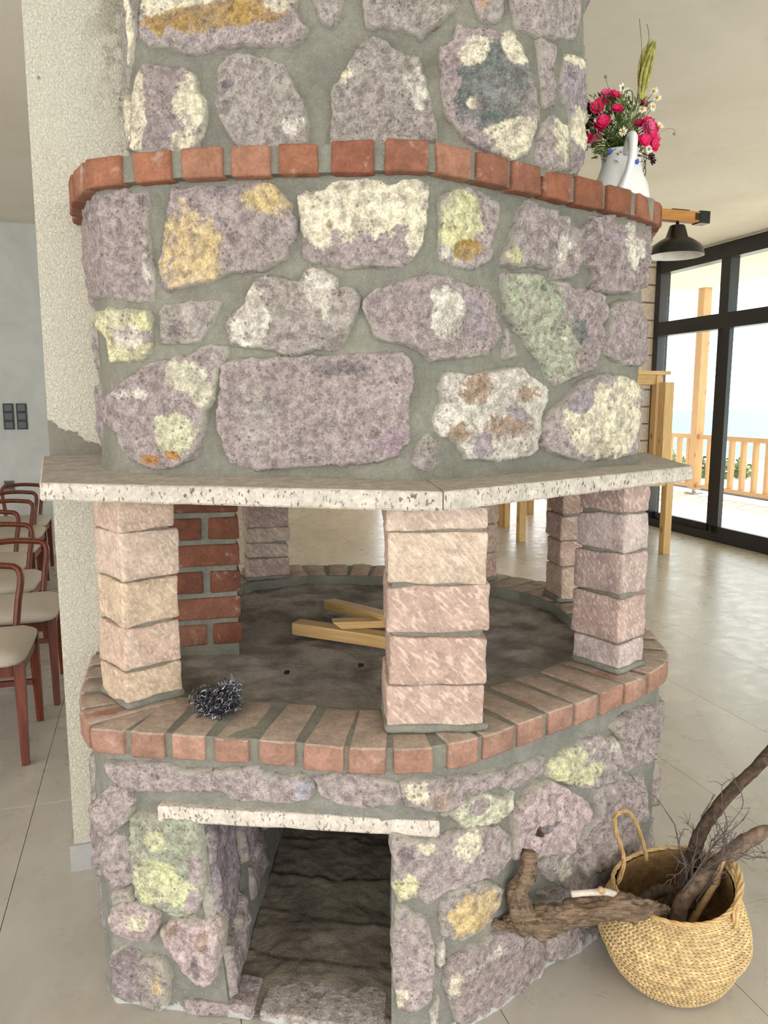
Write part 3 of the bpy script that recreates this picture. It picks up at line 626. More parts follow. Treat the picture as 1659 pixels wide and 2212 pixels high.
def fill(parent, wall, s0, s1, z0, z1, seed):
    rn = random.Random(seed); z = z0+.02
    while z < z1-.06:
        h_ = min(rn.uniform(.12, .20), z1-z-.015); s = s0+rn.uniform(0, .04)
        while s < s1-.05:
            w_ = min(rn.uniform(.12, .28), s1-s-.01); cx, cz = s+w_/2, z+h_/2; n_ = 9; pl = []
            for k in range(n_):
                a = 2*math.pi*(k+.5)/n_; ca, sa = math.cos(a), math.sin(a); sq = max(abs(ca), abs(sa))**.55; pl.append((cx+ca/sq*(w_/2-.008)*rn.uniform(.82, 1.02), cz+sa/sq*(h_/2-.008)*rn.uniform(.82, 1.02)))
            stone(parent, wall, 'P', pl, [LIL, LIL2, GRY, PINK, PURP][rn.randrange(5)], (), rough=rn.choice((0, .005, .01)), h=.012, thick=rn.uniform(.006, .012), hitf=lambda u, v: (u, v))
            s += w_+.012
        z += h_+.014
sR = HOOD.hit(1384, 700)[0]; fill(hood, HOOD, sR+.03, HOOD.L-.05, Z_ST+.02, Z_UB-.02, 5); fill(hood, HOOD, .02, .32, Z_ST+.02, Z_UB-.02, 15)
sC = CHIM.hit(1255, 200)[0]; fill(chim, CHIM, sC+.03, CHIM.L-.05, Z_UT+.01, CEIL_Z-.05, 6); 
# --- brick courses
BR1 = [(128, 82, 62), (140, 94, 72), (122, 78, 61), (146, 104, 84), (132, 88, 70)]
def brick_geo(P, seed, top=None, n=(3, 3, 2), dirty=.0, fade=0.0, amp=.0030, bev=.006):
    v, f = hexblock(P, n, bev, amp, 28, seed); rn = random.Random(seed*13+5)
    base = pal(BR1[rn.randrange(5)])*rn.uniform(.9, 1.12); base = base*(1-fade)+pal((176, 148, 132))*fade
    zt = max(p.z for p in v); zb = min(p.z for p in v); bc = [base]*len(v); pc = [pal(top or (150, 132, 118))]*len(v)
    m = [(.95 if (p.z > zt-.0035 and top) else rn.uniform(0, .25)*dirty) for p in v]
    return v, f, {'bc': bc, 'pc': pc, 'm': m, 'e': [0]*len(v)}
def course(name, wall, joints, z0, z1, length, mortar_parent_name, top, fade, rest_step, inner_c, d_front=.004):
    """a course of bricks laid as headers on the plan curve; joints = pairs of arclengths for the bricks in view"""
    ins = wall.inset(length); cm = wall.inset(.006)
    V = []; Fc = []; N = 220
    for k in range(N+1):
        s = wall.L*k/N; p, q = wall.pos(s, 0, -.006), wall.pos(s, 0, -length-.01)
        dz = .0025
        V += [(p.x, p.y, z0+.004), (p.x, p.y, z1-dz), (q.x, q.y, z1-dz), (q.x, q.y, z0+.004)]
    for k in range(N):
        for a in range(4):
            b = (a+1) % 4; i = k*4; Fc.append((i+a, i+4+a, i+4+b, i+b))
    par = mk(name, V, Fc, MORTAR, FP)
    js = list(joints); s = max(j[1] for j in joints)+.022
    while s+rest_step < wall.L-.02: js.append((s, s+rest_step-.022)); s += rest_step
    s = min(j[0] for j in joints)-.022
    while s-rest_step+.022 > .0: js.append((s-rest_step+.022, s)); s -= rest_step
    for i, (s0, s1) in enumerate(js):
        rn = random.Random(i*7+int(z0*100)); sm = (s0+s1)/2; nrm = wall.nrm(sm)
        dz0, dz1 = rn.uniform(-.002, .002), rn.uniform(-.002, .003); df = d_front+rn.uniform(-.002, .004)
        a, b = wall.pos(s0, 0, df), wall.pos(s1, 0, df)
        w_ = min((b-a).length, .10)*.5; cc = wall.pos(sm, 0, -length+rn.uniform(-.01, .01)); t = (b-a).normalized()
        c_, d_ = cc-t*w_*.86, cc+t*w_*.86
        P = [Vector((q.x, q.y, zz)) for zz in (z0+dz0, z1+dz1) for q in (a, b, c_, d_)]
        v, f, at = brick_geo(P, i+int(z0*50), top, (3, 4, 2), .8, fade)
        mk('brick', v, f, BRICK, par, True, at)
    return par
def joints_from(wall, pairs): return [(wall.hit(u0, v)[0], wall.hit(u1, v)[0]) for u0, u1, v in pairs]
UJ = joints_from(UPP, [(185,263,375),(287,369,360),(392,480,348),(498,583,345),(600,687,341),(715,808,336),(833,925,337),(943,1018,346),(1028,1095,368),(1105,1166,385),(1172,1234,402),(1243,1301,415),(1310,1362,430),(1375,1424,446)])
upper = course('upper_brick_course', UPP, UJ, Z_UB, Z_UT, .20, 'm', None, 0.0, .105, None)
LJ = joints_from(LOW, [(200,267,1590),(284,356,1600),(370,443,1608),(464,538,1615),(559,638,1622),(656,742,1632),(753,834,1640),(851,935,1645),(968,1033,1632),(1045,1108,1605),(1118,1172,1585),(1183,1235,1560),(1242,1289,1540),(1297,1343,1520),(1350,1392,1500),(1400,1435,1475)])
lower = course('lower_brick_course', LOW, LJ, Z_RB, Z_RING, .205, 'm', (166, 148, 134), .40, .108, None)

# --- stone base with wood niche
sj = BASE.hit(440, 1780)[0]; sr_ = BASE.hit(846, 1900)[0]; ZN = .500
jl = lambda z: sj+.05*max(0, (ZN-z)/ZN); jr = lambda z: sr_
base = grid('base', BASE, 0, sj, 0, ZN, MORTARF, FP, .014, .006, 11, sr=jl)
parts = [grid('x', BASE, sr_, BASE.L, 0, ZN, MORTARF, FP, .014, .006, 11, sl=jr), grid('x', BASE, 0, BASE.L, ZN, Z_RB+.012, MORTARF, FP, .014, .006, 11)]
sm_ = smear(BASE); parts.append(grid('x', sm_, 0, sm_.L, 0, Z_RB, MORTARF, FP, .06))
ND = 1.05                                           # depth of the niche
NDIR = Vector((.06, 1, 0)).normalized()
def patch(name, f, nu, nv, m, parent, smooth=True): 
    V = [f(i/nu, j/nv) for j in range(nv+1) for i in range(nu+1)]
    return mk(name, V, [(j*(nu+1)+i, j*(nu+1)+i+1, (j+1)*(nu+1)+i+1, (j+1)*(nu+1)+i) for j in range(nv) for i in range(nu)], m, parent, smooth)
def jam(side):
    def f(u, v):
        z = ZN*v; p = BASE.pos(jl(z) if side < 0 else jr(z), z)+(NDIR if side < 0 else Vector((.02, 1, 0)).normalized())*ND*u
        return p+noise.noise_vector(p*14)*.008*min(1, u*8)
    return f
parts.append(patch('x', jam(-1), 40, 26, MORTARF, FP)); parts.append(patch('x', jam(1), 40, 26, MORTARF, FP))
def backf(u, v):
    z = ZN*v; return (BASE.pos(jl(z), z)+NDIR*ND).lerp(BASE.pos(jr(z), z)+Vector((.02, 1, 0)).normalized()*ND, u)
parts.append(patch('x', backf, 8, 8, MORTARF, FP))
parts.append(patch('x', lambda u, v: (BASE.pos(jl(ZN), ZN-.001)+NDIR*ND*v).lerp(BASE.pos(sr_, ZN-.001)+Vector((.02, 1, 0)).normalized()*ND*v, u), 8, 8, MORTARF, FP))
join_into(base, parts)
def nfl(u, v):
    a = BASE.pos(jl(.03), 0, -.005)+NDIR*ND*v; b = BASE.pos(sr_, 0, -.005)+Vector((.02, 1, 0)).normalized()*ND*v; p = a.lerp(b, u)
    ridge = .0045*((v*6.5+noise.noise(p*4)*.25) % 1.0)**3; q = Vector((p.x*7, p.y*12, 0))
    p.z = .020+.07*v+ridge+noise.fractal(q, 1, 2, 4)*.006+noise.fractal(p*34, 1, 2, 3)*.004; return p
patch('niche_floor', nfl, 60, 120, NICHE, FP)
# lintel over the niche
la, lb = BASE.hit(350, 1750)[0], BASE.hit(942, 1780)[0]
P = [BASE.pos(s, z, d) for z in (ZN-.001, ZN+.036) for (s, d) in ((la, .026), (lb, .026), (la, -.09), (lb, -.09))]
v, f = hexblock(P, (14, 3, 3), .005, .0022, 16, 3)
mk('lintel', v, f, SLAB, FP, True, {'bc': [pal((196, 186, 174))]*len(v), 'pc': [pal((176, 166, 152))]*len(v), 'm': [.1]*len(v)}, label='pale stone lintel')
c = S(base, BASE)
c('G', [(270,400),(340,400),(430,410),(480,420),(560,430),(680,440),(790,445),(815,570),(720,560),(620,545),(500,545),(400,545),(330,490)], LIL2, rough=.010)
c('G', [(825,500),(850,450),(960,440),(1060,450),(1090,470),(1180,485),(1270,470),(1340,490),(1350,540),(1310,600),(1230,610),(1090,590),(970,610),(900,560),(820,545)], LIL2, [(1310,540,50,60,pal((160,160,170)),.9)], rough=.006)
c('P', [(685,1675),(720,1672),(760,1672),(800,1675),(855,1690),(862,1720),(850,1735),(790,1738),(740,1735),(700,1710)], LIL2)
c('H', [(215,510),(290,495),(380,500),(500,500),(600,480),(700,445),(740,450),(720,500),(640,550),(570,600),(480,640),(370,650),(260,640),(230,580)], LIL2, [(290,560,70,60,CRM,.8),(420,590,70,50,BRN,.7)], rough=.009)
c('H', [(745,490),(830,430),(920,390),(970,380),(960,430),(920,480),(860,520),(760,540),(735,520)], LIL2, rough=.012)
c('H', [(985,470),(1000,420),(1060,360),(1140,330),(1210,280),(1330,280),(1365,340),(1370,420),(1340,500),(1250,530),(1150,525),(1080,510),(1000,490)], LIL2, [(1080,420,110,90,pal((208,206,162)),1.15),(1200,460,80,60,pal((208,206,162)),.9),(1310,320,50,40,PALE,.5)], rough=.014)
c('H', [(1320,235),(1400,160),(1525,110),(1540,200),(1512,380),(1440,420),(1385,450),(1375,350),(1392,290)], LIL, rough=.022)
c('H', [(1240,560),(1370,500),(1495,490),(1500,560),(1475,700),(1460,850),(1350,980),(1260,960),(1180,1000),(1140,940),(1150,840),(1230,700)], LIL2, rough=.020, thick=.014)
c('H', [(420,700),(520,640),(590,590),(660,580),(720,600),(790,560),(790,650),(740,690),(640,720),(550,740),(510,720),(480,690)], pal((214,212,184)), [(600,630,60,40,LIL,.9)], rough=.010)
h10 = c('H', [(860,600),(930,510),(1010,520),(1100,570),(1180,610),(1190,660),(1150,750),(1120,820),(1060,860),(960,880),(880,890),(800,910),(790,860),(820,800),(810,700),(820,620)], PINK, [(960,745,60,16,DRK,1.3),(920,765,24,20,pal((60,44,36)),1.3)], rough=.014, thick=.018)
c('H', [(165,800),(190,795),(380,830),(470,790),(600,760),(720,750),(760,800),(775,870),(740,950),(690,1010),(600,1030),(520,1040),(440,1080),(360,1130),(300,1120),(220,1140),(190,1060),(195,930),(172,850)], LIL2, [(560,840,70,70,CRM,.9),(230,1070,75,80,YEL,.9),(340,850,60,40,CRM,.7),(240,880,60,60,DRK,.6)], thick=.018)
c('H', [(430,1120),(520,1090),(580,1050),(660,1060),(730,1080),(715,1150),(680,1250),(600,1310),(520,1340),(430,1310),(430,1220)], GRY, [(600,1190,130,110,OCH,.95)], thick=.016)
c('H', [(190,1180),(240,1190),(280,1230),(330,1250),(360,1310),(370,1420),(375,1540),(370,1630),(320,1680),(260,1720),(200,1680),(178,1580),(180,1400),(185,1280)], LIL2, [(210,1640,40,60,CRM,.6)], thick=.016)
c('H', [(400,1380),(440,1360),(440,1450),(410,1490),(395,1470)], PALE*.85)
c('H', [(450,1490),(530,1430),(600,1390),(700,1330),(800,1300),(920,1340),(960,1390),(960,1480),(930,1560),(870,1620),(790,1680),(690,1740),(590,1790),(520,1780),(490,1700),(450,1600)], LIL, [(640,1440,160,40,PALE,.5),(480,1560,40,100,CRM,.7)], thick=.02, amp=.003)
c('H', [(380,1740),(400,1665),(415,1690),(410,1790),(385,1800)], PALE*.85)
c('H', [(940,960),(1010,880),(1140,850),(1135,960),(1180,1010),(1120,1070),(1050,1050),(1010,1030),(950,1000)], LIL2, [(1075,960,60,80,PALE,.6)], rough=.010)
c('H', [(930,1110),(1050,1080),(1200,1020),(1300,970),(1340,1040),(1280,1090),(1150,1110),(1000,1140)], DRK*1.25, rough=.012)
c('H', [(1000,1350),(1150,1290),(1250,1290),(1260,1390),(1100,1440),(990,1450)], LIL)
c('H', [(1390,900),(1465,835),(1470,900),(1440,960),(1360,1010)], LIL2, rough=.01)
c('H', [(1180,1180),(1300,1110),(1400,1080),(1400,1200),(1300,1260),(1190,1270)], LIL)
c('G', [(225,620),(265,560),(340,545),(385,545),(400,610),(380,680),(330,740),(290,770),(240,700)], LIL2, rough=.018, thick=.02)
c('G', [(230,770),(290,790),(380,830),(400,900),(405,1010),(350,1050),(290,1060),(260,1000),(240,900)], LIL2, rough=.010)
c('G', [(400,700),(440,690),(560,700),(660,705),(745,722),(758,790),(762,880),(758,950),(770,1040),(765,1110),(740,1170),(690,1210),(640,1200),(560,1150),(480,1130),(430,1090),(420,1000),(405,850)], GRN*.95, [(520,1010,110,130,pal((208,210,162)),1.0),(640,1080,120,80,pal((208,210,162)),.9),(540,800,70,60,pal((200,202,158)),.7),(740,960,40,90,LIL2,1.2),(720,1130,50,70,LIL2,1.1)], rough=.010, thick=.02)
c('G', [(300,1180),(380,1160),(460,1170),(520,1200),(530,1260),(500,1320),(460,1355),(390,1340),(330,1310),(300,1240)], PINK, [(430,1240,60,60,CRM,.7)], rough=.008)
c('G', [(565,1300),(600,1250),(680,1240),(770,1260),(830,1240),(860,1270),(855,1350),(845,1450),(830,1540),(790,1585),(730,1560),(680,1500),(640,1430),(590,1380)], PINK, [(780,1330,30,50,BRN,1.0),(740,1480,18,60,DRK,1.0),(620,1280,60,40,BRN,.5)], rough=.012, thick=.018)
c('G', [(295,1420),(350,1400),(420,1430),(440,1560),(435,1650),(380,1680),(310,1640),(290,1540)], DRK*1.35, thick=.014)
c('G', [(445,1480),(500,1440),(560,1470),(590,1560),(585,1640),(580,1700),(520,1720),(448,1680)], GRY, [(530,1580,50,90,OCH,.5)], thick=.014)
c('G', [(300,1110),(380,1080),(390,1130),(370,1165),(310,1160)], GRY)
sB = BASE.hit(1398, 1640)[0]; fill(base, BASE, sB+.035, BASE.L-.05, .03, Z_RB-.02, 8); fill(base, BASE, .02, .50, .03, Z_RB-.02, 9)
# jamb stones lining the niche
def jhit(u, v):
    rx, ry, rz = ray(u, v); a = BASE.pos(jl(.25), 0); d = NDIR; den = rx*d.y-ry*d.x; t = (a.x*d.y-a.y*d.x)/den; k = (a.x*ry-a.y*rx)/den
    return k, CAM_H+rz*t
JN = Vector((NDIR.y, -NDIR.x, 0))
def jpos(k, z, d=0.0): 
    p = BASE.pos(jl(z), z)+NDIR*k+JN*d; return p
JST = [([(0,.20),(.0,.47),(.16,.485),(.20,.40),(.17,.24),(.10,.18)], PURP*.9), ([(.215,.25),(.22,.47),(.40,.48),(.42,.30),(.36,.22)], PURP*.9), ([(.01,.03),(.01,.17),(.10,.165),(.19,.20),(.23,.12),(.20,.05)], LIL2), ([(.27,.10),(.27,.20),(.42,.24),(.48,.12)], LIL), ([(.46,.2),(.45,.46),(.62,.47),(.64,.2)], LIL)]
for i, (pl, col) in enumerate(JST):
    stone(base, BASE, 'P', [(k, z) for k, z in pl], col, [(.40,.36,.03,.12,GOLD,1.0)] if i == 1 else (), hitf=lambda u, v: (u, v), posf=jpos, thick=.010, rough=.008, h=.011)
# curb stone at the foot of the niche
kc = [BASE.hit(u, 2180)[0] for u in (402, 545)]
v, f = hexblock([BASE.pos(s, z, d) for z in (0, .040) for (s, d) in ((kc[0], .012), (kc[1], .008), (kc[0], -.10), (kc[1], -.09))], (6, 4, 3), .006, .006, 18, 8)
mk('stone', v, f, STONE, base, True, {'bc': [LIL]*len(v), 'pc': [CRM]*len(v), 'm': [0]*len(v), 'e': [.2]*len(v)})
k2 = [BASE.hit(u, 2195)[0] for u in (560, 835)]
v, f = hexblock([BASE.pos(s, z, d) for z in (0, .026) for (s, d) in ((k2[0], .006), (k2[1], .010), (k2[0], -.12), (k2[1], -.12))], (9, 4, 3), .006, .006, 18, 9)
mk('stone', v, f, STONE, base, True, {'bc': [GRY]*len(v), 'pc': [CRM]*len(v), 'm': [0]*len(v), 'e': [.3]*len(v)})

# --- hearth bed
inn = LOW.inset(.17); hp = [Vector((p.x, p.y, 0)) for p in inn.p]; hc = sum(hp, Vector())/len(hp)
V = []; Fc = []; NR, NS = 60, 220
for i in range(NR+1):
    for k in range(NS):
        s = inn.L*k/NS; p = hc.lerp(inn.pos(s), i/NR) if k else hc.lerp(inn.pos(0), i/NR)
        e_ = i/NR; p.z = Z_HEARTH+noise.fractal(p*7, 1, 2, 5)*.007+noise.fractal(p*26, 1, 2, 4)*.005-.012*(1-e_)+(.010*abs(noise.noise(p*40)) if e_ > .8 else 0); V.append(p)
for i in range(NR):
    for k in range(NS): a = i*NS+k; b = i*NS+(k+1) % NS; Fc.append((a, a+NS, b+NS, b))
mk('hearth_bed', V, Fc, ASH, FP, True)

# --- mantel slab, two pieces mitred at the front corner
S0, S1, S2 = Vector((-.764, 1.695)), Vector((.119, 1.53)), Vector((.857, 2.127)); SB0, SB1 = Vector((-.978, 2.205)), Vector((.918, 2.70))
def prism(poly, z0, z1, n_b=.004):
    pass
def slab_piece(poly, dz, label):
    # polygon extruded with a worn edge; subdivided along the front
    n = len(poly); V = []; Fc = []
    c_ = sum(poly, Vector((0, 0)))/n
    rings = [(Z_SB, .004), (Z_SB+.004, 0), (Z_ST-.004, 0), (Z_ST, .004)]
    P = []
    for i in range(n):
        a, b = poly[i], poly[(i+1) % n]; k = max(1, int((b-a).length/.03))
        for t in range(k): P.append((a.lerp(b, t/k), i+t/k))
    m_ = len(P)
    for z, ins in rings:
        for p, t in P:
            q = p+(c_-p).normalized()*ins; zz = z+dz(q); nv = noise.noise_vector(Vector((q.x*30, q.y*30, z*60)))*.0016
            V.append(Vector((q.x+nv.x, q.y+nv.y, zz+nv.z)))
    for r in range(3):
        for k in range(m_): a = r*m_+k; b = r*m_+(k+1) % m_; Fc.append((a, b, b+m_, a+m_))
    Fc.append(tuple(range(3*m_, 4*m_))); Fc.append(tuple(reversed(range(m_))))
    top = [1.0 if i >= 3*m_ else (.0) for i in range(len(V))]
    return mk('mantel_slab', V, Fc, SLAB, FP, False, {'bc': [pal((190, 181, 169))]*len(V), 'pc': [pal((168, 160, 150))]*len(V), 'm': top}, label=label)
mid = Vector((.05, 2.35))
slab_piece([S0, S1-Vector((.001, 0)), mid, Vector((-.30, 2.55)), SB0], lambda q: max(0, (q.y-1.75))*.05 if q.x < -.5 else 0, 'pale mantel slab over the left side')
slab_piece([S1+Vector((.001, 0)), S2, SB1, Vector((.45, 3.05)), mid+Vector((.002, 0))], lambda q: 0, 'pale mantel slab over the right side')
slab_piece([mid, Vector((.45, 3.052)), Vector((.25, 3.22)), Vector((-.40, 3.28)), Vector((-.75, 3.08)), Vector((-.62, 2.66)), Vector((-.30, 2.552))], lambda q: 0, 'pale mantel slab at the back')

# --- stone pillars
def pillar(px, size, rot, joints, lab, seed, tint=(176, 157, 145), depth=None):
    """stack of tooled blocks; centre px (x,y), size (w,d), rot = direction of the front face, joints = z levels"""
    ca, sa = math.cos(rot), math.sin(rot); X = Vector((ca, sa, 0)); Y = Vector((-sa, ca, 0)); c0 = Vector((px[0], px[1], 0)); rn = random.Random(seed)
    zb, zt = joints[0], joints[-1]
    core, cf = hexblock(box_pts(c0+Vector((0, 0, (zb+zt)/2)), X*(size[0]/2-.009), Y*(size[1]/2-.009), Vector((0, 0, (zt-zb)/2))), (5, 5, 16), .006, .0025, 18, seed)
    foot, ff = hexblock(box_pts(c0+Vector((0, 0, zb+.006)), X*(size[0]/2+.007), Y*(size[1]/2+.007), Vector((0, 0, .009))), (6, 6, 2), .008, .004, 20, seed+1)
    q = MB().add(core, cf).add(foot, ff); p = q.build('pillar', MORTAR, FP, smooth=True, label=lab)
    for i, (a, b) in enumerate(zip(joints, joints[1:])):
        j = Vector((rn.uniform(-.004, .004), rn.uniform(-.004, .004), 0)); g = .0030
        B = box_pts(c0+j+Vector((0, 0, (a+b)/2)), X*(size[0]/2+rn.uniform(-.003, .005)), Y*(size[1]/2+rn.uniform(-.003, .004)), Vector((0, 0, (b-a)/2-g)))
        for k in range(8): B[k] = B[k]+Vector((0, 0, rn.uniform(-.004, .004)))
        v, f = hexblock(B, (12, 10, 8), .005, .0046, 19, seed+i*3)
        t = pal(tint)*(1+rn.uniform(-.06, .06)); t2 = [pal((190, 170, 146)), pal((178, 151, 142)), pal((184, 168, 163)), pal((168, 136, 122))][rn.randrange(4)]
        k = rn.uniform(.25, .6); col = t*(1-k)+t2*k
        mk('block', v, f, PBLOCK, p, True, {'bc': [col]*len(v), 'pc': [pal((184, 160, 144))]*len(v), 'm': [max(0, noise.noise(Vector(x)*9)*.9) for x in v], 'e': [0]*len(v)})
    return p
def jz(vs, u, y): return [Z_RING+.004]+[at_y(u, v, y).z for v in vs]+[Z_SB-.001]
pillar((.112, 1.735), (.218, .20), math.radians(3), jz((1480, 1375, 1265, 1150), 940, 1.63), 'tooled stone pillar at the front corner', 3)
pillar((-.612, 1.862), (.138, .152), math.radians(42), jz((1452, 1358, 1255, 1150), 285, 1.77), 'tooled stone pillar at the front left', 11, (190, 166, 142))
pillar((.632, 2.092), (.118, .150), math.radians(39), jz((1385, 1286, 1195, 1110), 1345, 2.02), 'tooled stone pillar at the right', 19, (170, 153, 148))
pillar((.725, 2.83), (.14, .19), math.radians(100), jz((1222, 1165, 1110), 1200, 2.78), 'tooled stone pillar at the back right', 27, (174, 150, 134))
pillar((-.50, 3.19), (.17, .17), math.radians(15), jz((1205, 1172, 1138), 570, 3.12), 'tooled stone pillar at the back left', 33, (168, 150, 141))
pillar((.36, 3.12), (.15, .15), math.radians(130), [Z_RING+.004, .83, .95, 1.09, Z_SB-.001], 'tooled stone pillar at the back, behind the front one', 41, (180, 156, 144))
# --- red brick pier against the column
pa, pb_ = Vector((-.70, 2.235, 0)), Vector((-.445, 2.302, 0)); dirp = (pb_-pa).normalized(); nb_ = Vector((-dirp.y, dirp.x, 0)); LW = (pb_-pa).length
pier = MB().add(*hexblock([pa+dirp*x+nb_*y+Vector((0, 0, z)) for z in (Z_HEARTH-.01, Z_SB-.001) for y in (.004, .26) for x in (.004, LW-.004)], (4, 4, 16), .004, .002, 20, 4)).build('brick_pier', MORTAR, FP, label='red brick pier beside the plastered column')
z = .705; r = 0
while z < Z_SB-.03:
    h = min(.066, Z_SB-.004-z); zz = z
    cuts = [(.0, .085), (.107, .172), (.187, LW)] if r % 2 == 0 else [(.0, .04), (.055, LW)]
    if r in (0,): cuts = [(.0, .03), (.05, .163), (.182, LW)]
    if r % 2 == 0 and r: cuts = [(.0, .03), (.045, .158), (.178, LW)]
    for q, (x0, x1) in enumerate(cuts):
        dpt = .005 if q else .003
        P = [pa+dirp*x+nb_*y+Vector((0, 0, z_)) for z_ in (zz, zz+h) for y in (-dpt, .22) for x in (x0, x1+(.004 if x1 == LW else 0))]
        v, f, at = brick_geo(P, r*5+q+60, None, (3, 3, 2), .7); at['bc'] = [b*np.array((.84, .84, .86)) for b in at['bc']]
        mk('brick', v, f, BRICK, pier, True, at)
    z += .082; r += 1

# ------------------------------------------------------------------ things in and on the fireplace
BX = Vector((1, 0, 0))
def plank(name, label, p0, p1, wdt, hgt, cat='board', group=None, cut=0.0, roll=0.0):
    p0, p1 = Vector(p0), Vector(p1); d = (p1-p0); L = d.length; x = d.normalized(); y = Vector((0, 0, 1)).cross(x).normalized(); z = x.cross(y)
    if roll: y, z = y*math.cos(roll)+z*math.sin(roll), z*math.cos(roll)-y*math.sin(roll)
    B = [Vector(((L*i) if i else (cut*(k)), wdt*(j-.5), hgt*k)) for k in (0, 1) for j in (0, 1) for i in (0, 1)]
    v, f = hexblock(B, (6, 2, 2), .0025, .0006, 20, L*10)
    o = mk(name, v, f, PINE_X, None); M = Matrix((x, y, z)).transposed().to_4x4(); M.translation = p0; o.matrix_world = M; ORG[o.name] = p0
    return tag(o, label, cat, group)
zb = Z_HEARTH+.004
def along(a, b, k): return a+(b-a)*k
a_, b_ = at_z(640, 1366, zb), at_z(815, 1393, zb)
plank('pine_board', 'longer pine offcut lying flat on the ash, lowest of three', a_, along(a_, b_, 1.6), .055, .040)
a_, b_ = at_z(712, 1314, zb+.012), at_z(815, 1341, zb+.044)
plank('pine_board', 'pine offcut propped across the pile, furthest back of the three boards', a_, along(a_, b_, 1.35), .046, .034)
a_, b_ = at_z(737, 1355, zb+.0415), at_z(815, 1352, zb+.0415)
plank('pine_board', 'short pine offcut with mitred end, in the middle of the pile', a_, along(a_, b_, 1.7), .050, .024, cut=-.03)
# steel wool tangle on the brick sill
rn = random.Random(4); sc_ = at_z(466, 1544, Z_RING+.003); q = MB()
lobes = [(Vector((-.022, .008, .030)), .036), (Vector((.026, .022, .050)), .030), (Vector((.008, .0, .022)), .034), (Vector((-.035, .016, .022)), .026), (Vector((.036, .016, .024)), .026)]
for k in range(560):
    c0, r0 = lobes[rn.choices(range(5), (5, 4, 4, 2, 2))[0]]; d = Vector((rn.gauss(0, 1), rn.gauss(0, 1), rn.gauss(0, 1))).normalized(); p = sc_+c0+d*r0*rn.uniform(.62, 1.0)
    a = Vector((rn.gauss(0, 1), rn.gauss(0, 1), rn.gauss(0, 1))).normalized(); b = a.orthogonal().normalized(); r1 = rn.uniform(.004, .010); st = rn.uniform(-.004, .004)
    pts = [p+(a*math.cos(t*.9)+b*math.sin(t*.9))*r1+d*(st*t*.3) for t in range(9)]
    pts = [Vector((x.x, x.y, max(x.z, sc_.z+.001))) for x in pts]; q.add(*tube(pts, .0008, 3, False))
swr = root('steel_wool', 'dark ball of curled steel wool lying on the brick sill by left pillar', 'steel wool', sc_)
o = q.build('wire_curls', STEEL, swr); o['kind'] = 'stuff'
core = MB()
for c0, r0 in lobes:
    v, f = lathe([(max(.0005, r0*.66*math.sin(a)), -r0*.66*math.cos(a)) for a in [math.pi*i/8 for i in range(9)]], sc_+c0, 12); core.add(v, f)
core.build('dense_core', m_plain('sooty_steel', (44, 46, 54), .6, 160, .2, 1.0, .3, .5), swr)
DEBRIS = m_plain('charcoal', (40, 36, 34), .9, 60)
for i, (u, v_, l) in enumerate(((620, 1455, 'small black charcoal bit on the ash in front of the boards'), (780, 1440, 'black charcoal crumb on the ash left of the front pillar'))):
    p = at_z(u, v_, Z_HEARTH+.002); v, f = hexblock(box_pts(p+Vector((0, 0, .004)), (.007, 0, 0), (0, .009, 0), (0, 0, .004)), (2, 2, 2), .002, .003, 60, i)
    tag(mk('charcoal_bit', v, f, DEBRIS, None, True, org=p), l, 'charcoal')

# ------------------------------------------------------------------ jug of flowers on the hood
vc = Vector((.690, 2.36, Z_UT-.001))
jug = root('jug', 'white ceramic jug with looped handle holding flowers on the brick ledge', 'jug', vc)
prof = [(.0, .0), (.060, .0), (.078, .012), (.084, .04), (.078, .075), (.064, .105), (.056, .13), (.055, .15), (.060, .168), (.0585, .170), (.053, .150), (.054, .13), (.060, .10), (.05, .05), (.0, .045)]
mk('body', *lathe(prof, vc, 40), CERAM, jug, True)
hx = Vector((-.05, -.998, 0)).normalized()
hpts = smooth_path([vc+hx*.054+Vector((0, 0, .150)), vc+hx*.075+Vector((.004, 0, .182)), vc+hx*.098+Vector((.006, 0, .176)), vc+hx*.104+Vector((.004, 0, .13)), vc+hx*.094+Vector((-.004, 0, .085)), vc+hx*.080+Vector((-.012, 0, .052))], 7)
mk('handle', *tube(hpts, lerp_list([.010, .013, .013, .011, .010, .016], len(hpts)), 12, True, 0, 30, 1.35), CERAM, jug, True)
GREEN = m_plain('stem_green', (96, 116, 50), .6, 30, .12); DGREEN = m_plain('leaf_green', (72, 92, 40), .6, 40, .15); MAG = m_plain('magenta_petal', (214, 26, 92), .55, 60, .12, 0, .3, 0, (188, 14, 66)); PNK = m_plain('pink_petal', (226, 92, 138), .55, 60, .1)
WHT = m_plain('white_petal', (240, 236, 220), .6, 50, .03); YLW = m_plain('yellow_disc', (226, 176, 40), .7, 90); MAROON = m_plain('dark_petal', (52, 14, 28), .6, 60); WHEAT = m_plain('wheat', (178, 172, 92), .7, 60, .15); BLUE = m_plain('blue_petal', (74, 84, 190), .6, 60); STRAW = m_plain('straw', (160, 150, 96), .7, 40)
MOUTH = vc+Vector((0, 0, .165))
def stem_to(p, rn, r=.0013, m=GREEN, parent=None, droop=0.0):
    b = vc+Vector((rn.uniform(-.03, .03), rn.uniform(-.03, .03), .09)); md = MOUTH.lerp(p, .45)+Vector((rn.uniform(-.008, .008), 0, .012+droop))
    md0 = MOUTH+Vector((b.x-vc.x, b.y-vc.y, 0))*1.1
    return mk('stem', *tube(smooth_path([b, md0, md, p], 5), r, 5, True), m, parent)
